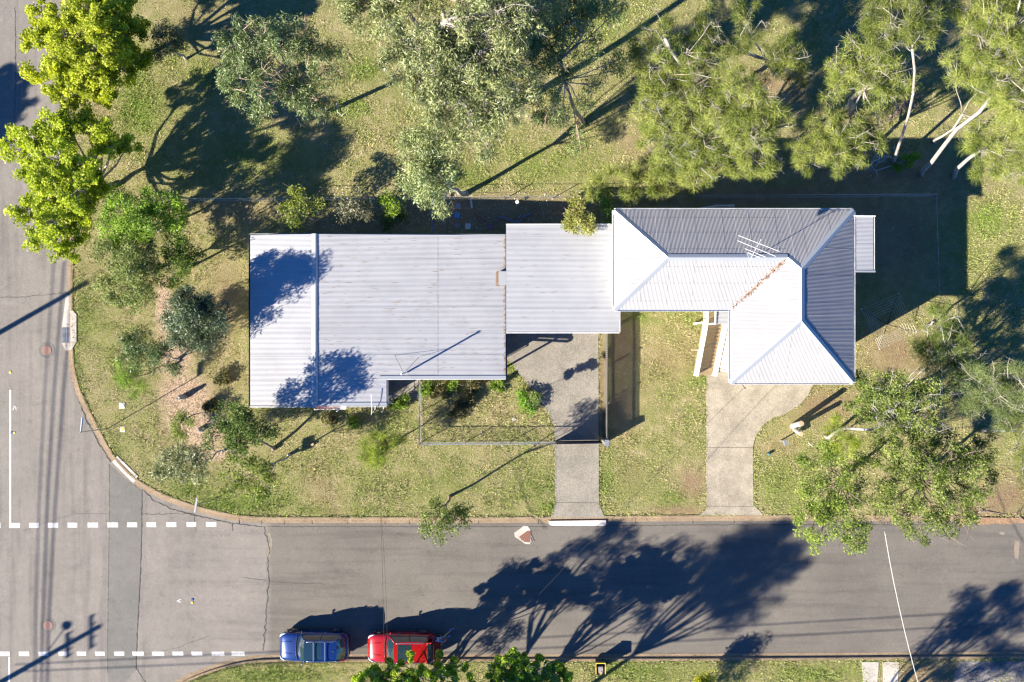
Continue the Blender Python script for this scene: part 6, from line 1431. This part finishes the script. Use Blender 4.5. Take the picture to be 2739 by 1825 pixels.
def car(label, x0, yc, L, Wd, Hh, paint, seed, pano=False, tail_open=False, rails=True, bars=False):
    O = Vector((x0 + L / 2, yc, 0)); t = thing('parked_car', O, label, 'car', 'cars parked along the near kerb'); hw = Wd / 2
    def P(u, v, z): return (x0 + u * L, yc + v, z)
    # lower body: u, half width, bottom z, shoulder z, centre z
    ST = [(0, .60, .42, .60, .62), (.012, .74, .30, .68, .72), (.04, .88, .22, .78, .84), (.09, .95, .20, .86, .93), (.17, .985, .20, .93, 1.00), (.27, 1.0, .20, .98, 1.07), (.36, 1.0, .20, 1.00, 1.10), (.55, 1.0, .20, 1.02, 1.10), (.74, .995, .20, 1.05, 1.10), (.88, .96, .24, 1.05, 1.10), (.95, .90, .30, 1.02, 1.06), (.985, .82, .40, .95, .98), (1.0, .70, .45, .85, .86)]
    us = [0, .008, .02, .04, .07, .11, .16, .22, .28, .34, .42, .5, .58, .66, .74, .81, .87, .92, .95, .975, .99, 1.0]
    vs = []; rows = []
    for u in us:
        w, zb, zs, zc = lerpt(ST, u); w *= hw
        prof = [(0, zb), (w * .8, zb), (w * .96, zb + .08), (w, .52), (w * .995, zs - .16), (w * .955, zs), (w * .80, zs + (zc - zs) * .55), (w * .45, zc - .01), (0, zc)]
        full = prof + [(-a, z) for a, z in prof[-2:0:-1]]
        rows.append(len(full)); vs += [P(u, a, z) for a, z in full]
    n = rows[0]
    fs = [(i * n + j, i * n + (j + 1) % n, (i + 1) * n + (j + 1) % n, (i + 1) * n + j) for i in range(len(us) - 1) for j in range(n)]
    fs += [tuple(range(n - 1, -1, -1)), tuple((len(us) - 1) * n + j for j in range(n))]
    MB().add(vs, fs).build('body', M[paint], t, smooth=True, sub=1)
    # sill cladding and wheel arches
    for s in (-1, 1):
        MB().bar(P(.17, s * hw * .985, .28), P(.86, s * hw * .985, .28), .06, .16).build('sill', M['cladding'], t)
    wr = .345
    for u in (.19, .79):
        for s in (-1, 1):
            c = Vector(P(u, s * (hw - .10), wr + .0)); R90 = Matrix.Rotation(R(90), 3, 'X')
            mbx = MB(); nn = 20
            for k in range(nn // 2 + 1):
                pass
            arch = MB(); pts = []
            for k in range(11):
                a = math.pi * k / 10; pts.append(c + Vector((math.cos(a) * (wr + .06), s * .115, math.sin(a) * (wr + .06))))
            arch.tube(pts, .035, 5).build('wheel_arch', M['cladding'], t)
            MB().tube([c - Vector((0, s * .10, 0)), c + Vector((0, s * .09, 0))], wr + .03, 22).build('wheel_well', M['black'], t)
            wh = MB().tube([c + Vector((0, s * -.02, 0)), c + Vector((0, s * .085, 0)), c + Vector((0, s * .105, 0)), c + Vector((0, s * .11, 0))], [wr, wr, wr - .03, wr - .09], 24).build('wheel', M['tyre'], t)
            rm = MB(); rm.tube([c + Vector((0, s * .111, 0)), c + Vector((0, s * .113, 0))], [wr - .10, wr - .11], 20)
            rm.build('rim', M['black'], wh)
            for k in range(5):
                a = k * 2 * math.pi / 5 + .3; MB().bar(c + Vector((0, s * .125, 0)), c + Vector((math.cos(a) * (wr - .1), s * .118, math.sin(a) * (wr - .1))), .045, .02, up=(0, 1, 0)).build('spoke', M['rim'], wh)
            MB().tube([c + Vector((0, s * .11, 0)), c + Vector((0, s * .135, 0))], .05, 10).build('hub', M['rim'], wh)
    # cabin: belt loop and roof loop
    ub0, ub1, ur0, ur1 = (.285, .965, .405, .86) if not tail_open else (.285, .925, .41, .87)
    bw, rw = hw * .90, hw * .70
    def loop(u0, u1, w, z, bow_f, bow_r, zend=None):
        q = []
        for k in range(7):
            v = -1 + k / 3; q.append((u0 + bow_f * (v * v), v * w, z - .0))          # front edge
        for k in range(1, 6):
            uu = (u0 + bow_f) + (u1 - bow_r - u0 - bow_f) * k / 6; q.append((uu, w * (1 + .02 * math.sin(math.pi * k / 6)), z + (.012 * math.sin(math.pi * k / 6))))
        for k in range(7):
            v = 1 - k / 3; q.append((u1 - bow_r * (v * v), v * w * (.92 if abs(v) == 1 else .92), z))
        for k in range(1, 6):
            uu = (u1 - bow_r) + (u0 + bow_f - u1 + bow_r) * k / 6; q.append((uu, -w * (1 + .02 * math.sin(math.pi * k / 6)), z + (.012 * math.sin(math.pi * k / 6))))
        return [Vector(P(a, b_, c)) for a, b_, c in q]
    B = loop(ub0, ub1, bw, 1.045, .045, .03); Rf = loop(ur0, ur1, rw, Hh - .06, .012, .012)
    N = len(B)   # 24
    def panel(i0, i1, name, m, parent=t, off=0.0, ins=.0, lo=0., hi=1.):
        mb = MB(); vs = []
        for i in range(i0, i1 + 1):
            b_, r_ = B[i % N], Rf[i % N]; out = (b_ - Vector(P(.6, 0, b_.z))); out.z = 0; out.normalize()
            for f in (lo, .5 * (lo + hi), hi): vs.append(b_.lerp(r_, f) + out * (off + .03 * math.sin(math.pi * f)))
        k = i1 - i0
        mb.add(vs, [(3 * i + j, 3 * i + 3 + j, 3 * i + 4 + j, 3 * i + 1 + j) for i in range(k) for j in range(2)]); return mb.build(name, m, parent, smooth=True)
    panel(0, 6, 'windscreen', M['tint']); panel(6, 12, 'side_window', M['tint']); panel(18, 24, 'side_window', M['tint'])
    if not tail_open: panel(12, 18, 'rear_window', M['tint'])
    def pillar(i, w=.05, m=paint):
        b_, r_ = B[i % N], Rf[i % N]; mid = b_.lerp(r_, .5) + (b_ - r_).normalized() * 0; out = (b_ - Vector(P(.6, 0, b_.z))); out.z = 0; out.normalize(); mid += out * .03
        MB().tube([b_ + out * .0, mid, r_], w, 6).build('pillar', M[m], t, smooth=True)
    for i in (0, 6): pillar(i, .042)
    for i in (12, 18): pillar(i, .065)
    for i in (9, 21): pillar(i, .022, 'black')
    for i0 in (6, 18):   # bright sill line under the windows
        MB().tube([B[(i0 + k) % N] + Vector((0, (.025 if B[(i0 + k) % N].y > yc else -.025), .0)) for k in range(7)], .012, 4).build('window_trim', M['chrome'], t)
    # roof skin
    mb = MB(); nu, nv = 9, 9; vs = []
    for i in range(nu):
        u = (ur0 - .004) + (ur1 - ur0 + .012) * i / (nu - 1)
        for j in range(nv):
            v = -1 + 2 * j / (nv - 1); bow = .012 * v * v * (1 if i == 0 else (-1 if i == nu - 1 else 0))
            w = rw * (1 + .02 * math.sin(math.pi * i / (nu - 1))) * (1.03 if nu - 1 > i > 0 else 1.02) * (1 - .06 * max(0, (i - nu + 3) / 2))
            vs.append(P(u + bow, v * w, Hh - .05 + .055 * (1 - v ** 4) * (1 - .5 * abs(2 * i / (nu - 1) - 1) ** 3)))
    mb.add(vs, [(i * nv + j, i * nv + j + 1, (i + 1) * nv + j + 1, (i + 1) * nv + j) for i in range(nu - 1) for j in range(nv - 1)])
    mb.build('roof', M[paint], t, smooth=True, sub=1)
    def roofpatch(u0, u1, wv, name, m, z=.010):
        mb = MB(); vs = []
        for i in range(5):
            u = u0 + (u1 - u0) * i / 4; f = (u - ur0) / (ur1 - ur0)
            for j in range(7):
                v = (-1 + 2 * j / 6) * wv; vs.append(P(u, v * rw, Hh - .05 + .055 * (1 - v ** 4) * (1 - .5 * abs(2 * f - 1) ** 3) + z))
        mb.add(vs, [(i * 7 + j, i * 7 + j + 1, (i + 1) * 7 + j + 1, (i + 1) * 7 + j) for i in range(4) for j in range(6)]); return mb.build(name, m, t, smooth=True)
    if pano: roofpatch(ur0 + .005, .70, .88, 'glass_roof', M['tint']); roofpatch(.655, .70, .86, 'sunshade', M['blue_paint'], .013)
    else: roofpatch(.465, .655, .80, 'sunroof', M['tint']); roofpatch(.558, .562, .80, 'sunroof_joint', M['cladding'], .014)
    for s in (-1, 1):
        if rails:
            MB().tube([P(ur0 + .03, s * rw * .93, Hh - .02), P(ur0 + .05, s * rw * .95, Hh + .03), P(.62, s * rw * .97, Hh + .045), P(ur1 - .05, s * rw * .95, Hh + .03), P(ur1 - .03, s * rw * .93, Hh - .01)], .022, 6).build('roof_rail', M['chrome'], t, smooth=True)
        # mirrors
        mi = MB().box(P(.345, s * (hw + .10), 1.06), (.13, .20, .14), rz=s * .25).build('mirror', M[paint], t, sub=1)
        MB().bar(P(.34, s * (hw - .06), 1.02), P(.345, s * (hw + .05), 1.04), .05, .04).build('mirror_arm', M['cladding'], t)
        # lamps
        MB().tube([P(.014, s * hw * .66, .74), P(.035, s * hw * .80, .78), P(.075, s * hw * .90, .84), P(.115, s * hw * .945, .87)], [.035, .055, .05, .015], 6).build('headlight', M['lens'], t, smooth=True)
        if not tail_open or True:
            MB().tube([P(.985, s * hw * .66, .93), P(.965, s * hw * .84, .95), P(.925, s * hw * .93, .98), P(.88, s * hw * .965, 1.0)], [.035, .05, .045, .015], 6).build('tail_light', M['redlens'], t, smooth=True)
        for u in (.47, .665):
            MB().bar(P(u - .022, s * (hw + .012), .90), P(u + .022, s * (hw + .012), .90), .03, .03).build('door_handle', M['chrome'], t)
        for u0, u1 in ((.375, .54), (.55, .70)):
            MB().bar(P(u0, s * (hw + .004), .36), P(u1, s * (hw + .004), .36), .012, .02).build('door_trim', M['chrome'], t)
        for u in (.345, .545, .735):
            MB().bar(P(u, s * (hw + .000), .42), P(u + .004, s * (hw * .985), .96), .008, .01).build('door_seam', M['black'], t)
    # bonnet creases, grille, plates, wipers
    for s in (-1, 1): MB().tube([P(.03, s * .30, .845), P(.10, s * .36, .965), P(.2, s * .40, 1.045)], .010, 5).build('bonnet_crease', M[paint], t, smooth=True)
    MB().box(P(.008, 0, .52), (.08, hw * 1.0, .16)).build('grille', M['cladding'], t)
    MB().tube([P(.275, -hw * .8, 1.045), P(.262, -.3, 1.075), P(.262, .3, 1.075), P(.275, hw * .8, 1.045)], .03, 5).build('cowl', M['cladding'], t)
    for y in (-.35, .25): MB().tube([P(.275, y, 1.095), P(.30, y + .28, 1.13), P(.315, y + .52, 1.14)], .012, 4).build('wiper', M['black'], t)
    MB().box(P(.995, 0, .5), (.06, hw * 1.3, .22)).build('rear_bumper', M['cladding'], t)
    if bars:
        for u in (.545, .705):
            MB().bar(P(u, -rw * 1.0, Hh + .09), P(u, rw * 1.0, Hh + .09), .075, .03).build('cross_bar', M['chrome'], t)
            for s in (-1, 1): MB().box(P(u, s * rw * .97, Hh + .07), (.1, .07, .09)).build('bar_foot', M['cladding'], t)
        MB().tube([P(.80, .0, Hh), P(.83, .04, Hh + .09)], .012, 4).build('aerial', M['black'], t)
    if tail_open:
        MB().prism([P(.86, -bw * .86, 0)[:2], P(.965, -bw * .8, 0)[:2], P(.965, bw * .8, 0)[:2], P(.86, bw * .86, 0)[:2]], .62, .66).build('boot_floor', M['interior'], t)
        tg = MB(); wv = rw * .98; h0 = Vector(P(ur1 + .005, 0, Hh - .02)); h1 = h0 + Vector((.42, 0, .12)); h2 = h1 + Vector((.48, 0, -.10)); vs = []
        for c, w in ((h0, wv), (h0.lerp(h1, .5), wv * 1.08), (h1, wv * 1.13), (h1.lerp(h2, .5), wv * 1.16), (h2, wv * 1.08)):
            for z in (0, -.06):
                for v in (-1, -.5, 0, .5, 1): vs.append((c.x, c.y + v * w, c.z + z + .02 * (1 - v * v)))
        fs = []
        for k in range(4):
            for j in range(4): fs.append((k * 10 + j, k * 10 + j + 1, k * 10 + 11 + j, k * 10 + 10 + j)); fs.append((k * 10 + 5 + j, k * 10 + 15 + j, k * 10 + 16 + j, k * 10 + 6 + j))
            fs.append((k * 10, k * 10 + 10, k * 10 + 15, k * 10 + 5)); fs.append((k * 10 + 4, k * 10 + 9, k * 10 + 19, k * 10 + 14))
        fs += [(0, 5, 6, 1), (1, 6, 7, 2), (2, 7, 8, 3), (3, 8, 9, 4), (40, 41, 46, 45), (41, 42, 47, 46), (42, 43, 48, 47), (43, 44, 49, 48)]
        tgo = tg.add(vs, fs).build('tailgate', M[paint], t); tgo['label'] = 'raised red tailgate'
        MB().add([(h0.x + .08, h0.y - wv * .88, h0.z + .045), (h0.x + .40, h0.y - wv * .98, h1.z + .03), (h0.x + .40, h0.y + wv * .98, h1.z + .03), (h0.x + .08, h0.y + wv * .88, h0.z + .045)], [(0, 1, 2, 3)]).build('tailgate_window', M['tint'], tgo)
        MB().box(h1 + Vector((.04, 0, .035)), (.035, wv * 1.9, .02)).build('tailgate_trim', M['chrome'], tgo)
        MB().box(h1 + Vector((.3, 0, .0)), (.1, .45, .02)).build('number_plate', M['pitlid'], tgo)
        for s in (-1, 1):
            MB().tube([Vector(P(.95, s * bw * .8, 1.0)), h0.lerp(h1, .9) + Vector((0, s * wv, -.05))], .015, 5).build('gas_strut', M['chrome'], tgo)
            MB().box(h1 + Vector((.22, s * wv * .95, .025)), (.2, .22, .02)).build('lamp_lens', M['redlens'], tgo)
    return t
car('glossy blue wagon with roof racks and dark glass roof at the near kerb', -14.98, -19.62, 4.50, 1.86, 1.66, 'blue_paint', 1, pano=True, bars=True)
car('red four wheel drive with its tailgate raised, parked behind the blue car', -9.30, -19.72, 4.45, 1.86, 1.68, 'red_paint', 2, tail_open=True)

# ------------------------------------------------------------------ person sitting in the open boot
def skin_mesh(name, joints, edges, m, parent, sub=2):
    me = bpy.data.meshes.new(name); o0 = ORIG[parent.name]
    me.from_pydata([tuple(Vector(j[0]) - o0) for j in joints], edges, []); me.update()
    o = bpy.data.objects.new(name, me); col.objects.link(o); o.parent = parent; ORIG[o.name] = o0
    me.materials.append(m)
    sk = o.modifiers.new('skin', 'SKIN'); sk.use_smooth_shade = True
    if not me.skin_vertices: 
        bpy.context.view_layer.objects.active = o
    for i, j in enumerate(joints):
        r = j[1]; me.skin_vertices[0].data[i].radius = (r, r) if not hasattr(r, '__len__') else r
        me.skin_vertices[0].data[i].use_root = (i == 0)
    ss = o.modifiers.new('sub', 'SUBSURF'); ss.levels = sub; ss.render_levels = sub
    return o
M['skin'] = mat('tanned_skin', (.36, .20, .13), .55); M['shirt'] = mat('light_blue_cloth', (.22, .40, .72), .8, noise_rgb=(.17, .33, .62), vscale=9)
M['hair'] = mat('dark_hair', (.03, .02, .015), .6); M['shoe'] = mat('blue_shoe', (.05, .12, .42), .6); M['short'] = mat('navy_cloth', (.05, .08, .16), .85)
hip = Vector((-4.78, -19.28, .72))
pn = thing('person', (hip.x, hip.y, 0), 'person in light blue clothes sitting in the open boot of the red car', 'person', None)
def J(dx, dy, z): return hip + Vector((dx, dy, z - .72))
body = [(hip, .13), (J(-.02, 0, .95), .13), (J(0, 0, 1.15), .145), (J(.02, 0, 1.27), .10), (J(.03, 0, 1.34), .055), (J(.06, 0, 1.42), .08), (J(.07, 0, 1.52), .095), (J(.06, 0, 1.6), .07),
        (J(.02, .17, 1.25), .055), (J(.10, .24, 1.0), .042), (J(.28, .16, .86), .032),
        (J(.02, -.17, 1.25), .055), (J(.10, -.25, 1.0), .042), (J(.28, -.18, .86), .032),
        (J(.05, .10, .72), .095), (J(.36, .22, .74), .062), (J(.62, .36, .36), .05), (J(.80, .44, .12), .035),
        (J(.05, -.10, .72), .095), (J(.42, -.06, .74), .062), (J(.50, -.05, .36), .05), (J(.52, -.04, .10), .035)]
be = [(0, 1), (1, 2), (2, 3), (3, 4), (4, 5), (5, 6), (6, 7), (3, 8), (8, 9), (9, 10), (3, 11), (11, 12), (12, 13), (0, 14), (14, 15), (15, 16), (16, 17), (0, 18), (18, 19), (19, 20), (20, 21)]
me_t = None
try:
    bo = skin_mesh('body', body, be, M['skin'], pn)
    skin_mesh('shirt', [(J(-.01, 0, .74), .15), (J(-.02, 0, .95), .15), (J(0, 0, 1.15), .165), (J(.02, 0, 1.27), .12), (J(.02, .17, 1.25), .075), (J(.07, .22, 1.1), .065), (J(.02, -.17, 1.25), .075), (J(.07, -.22, 1.1), .065)], [(0, 1), (1, 2), (2, 3), (3, 4), (4, 5), (3, 6), (6, 7)], M['shirt'], pn)
    skin_mesh('shorts', [(hip, .145), (J(.05, .10, .72), .115), (J(.30, .19, .74), .09), (J(.05, -.10, .72), .115), (J(.34, -.07, .74), .09)], [(0, 1), (1, 2), (0, 3), (3, 4)], M['shirt'], pn)
    for s, (hx, hy) in ((1, (.28, .16)), (-1, (.28, -.18))):
        for f in range(4):
            o_ = (f - 1.5) * .019
            MB().tube([J(hx + .01, hy + o_, .855), J(hx + .07, hy + o_, .845), J(hx + .10, hy + o_ * 1.1, .82)], [.009, .008, .006], 5).build('finger', M['skin'], pn, smooth=True)
        MB().tube([J(hx - .01, hy + s * -.02, .86), J(hx + .03, hy - s * .05, .85)], [.011, .008], 5).build('thumb', M['skin'], pn, smooth=True)
    mbh = MB(); hc = J(.05, 0, 1.545); prof = [(.001, .105), (.05, .095), (.085, .06), (.10, .01), (.098, -.04)][::-1]
    mbh.lathe(hc, [(r, z) for r, z in prof], 14).build('hair', M['hair'], pn, smooth=True)
    MB().tube([J(.155, 0, 1.50), J(.175, 0, 1.47)], [.012, .016], 5).build('nose', M['skin'], pn)
    for s in (-1, 1): MB().lathe(J(.145, s * .033, 1.505), [(.001, -.01), (.012, 0), (.001, .01)], 8).build('eye', M['white'], pn)
    MB().bar(J(.15, -.02, 1.43), J(.15, .02, 1.43), .01, .008).build('mouth', M['redlens'], pn)
    for x, y in ((.80, .44), (.52, -.04)):
        d = Vector((.12, .05, 0)); MB().tube([J(x, y, .14) - d * .5, J(x, y, .11), J(x, y, .08) + d, J(x, y, .07) + d * 1.7], [.045, .055, .05, .03], 8).build('shoe', M['shoe'], pn, smooth=True)
        MB().bar(J(x, y, .03) - d * .6, J(x, y, .03) + d * 1.8, .09, .03).build('shoe_sole', M['white'], pn)
except Exception as e:
    print('person problem', e)
o = MB().tube([W(1181, 1692, .15), W(1187.5, 1664, .1)], .012, 5).build('rod', M['black']); tag(o, 'thin black rod lying on the road by the open boot', 'rod')
bg_ = thing('bag', W(1178, 1700), 'dark bag with yellow and white spots on the road by the open boot', 'bag')
MB().lathe(W(1176, 1700), [(.10, .01), (.16, .08), (.15, .2), (.07, .26)], 10).build('bag_body', M['cladding'], bg_, smooth=True)
for k, (dx, dy, mm) in enumerate(((.06, .1, 'yellow'), (.12, .0, 'white'), (-.05, .05, 'white'), (.02, -.08, 'yellow'))): MB().lathe(W(1176, 1700) + Vector((dx, dy, .2)), [(.03, 0), (.035, .02), (.01, .04)], 8).build('spot', M[mm], bg_)
scene.render.engine = 'CYCLES'
scene.cycles.filter_width = 1.35
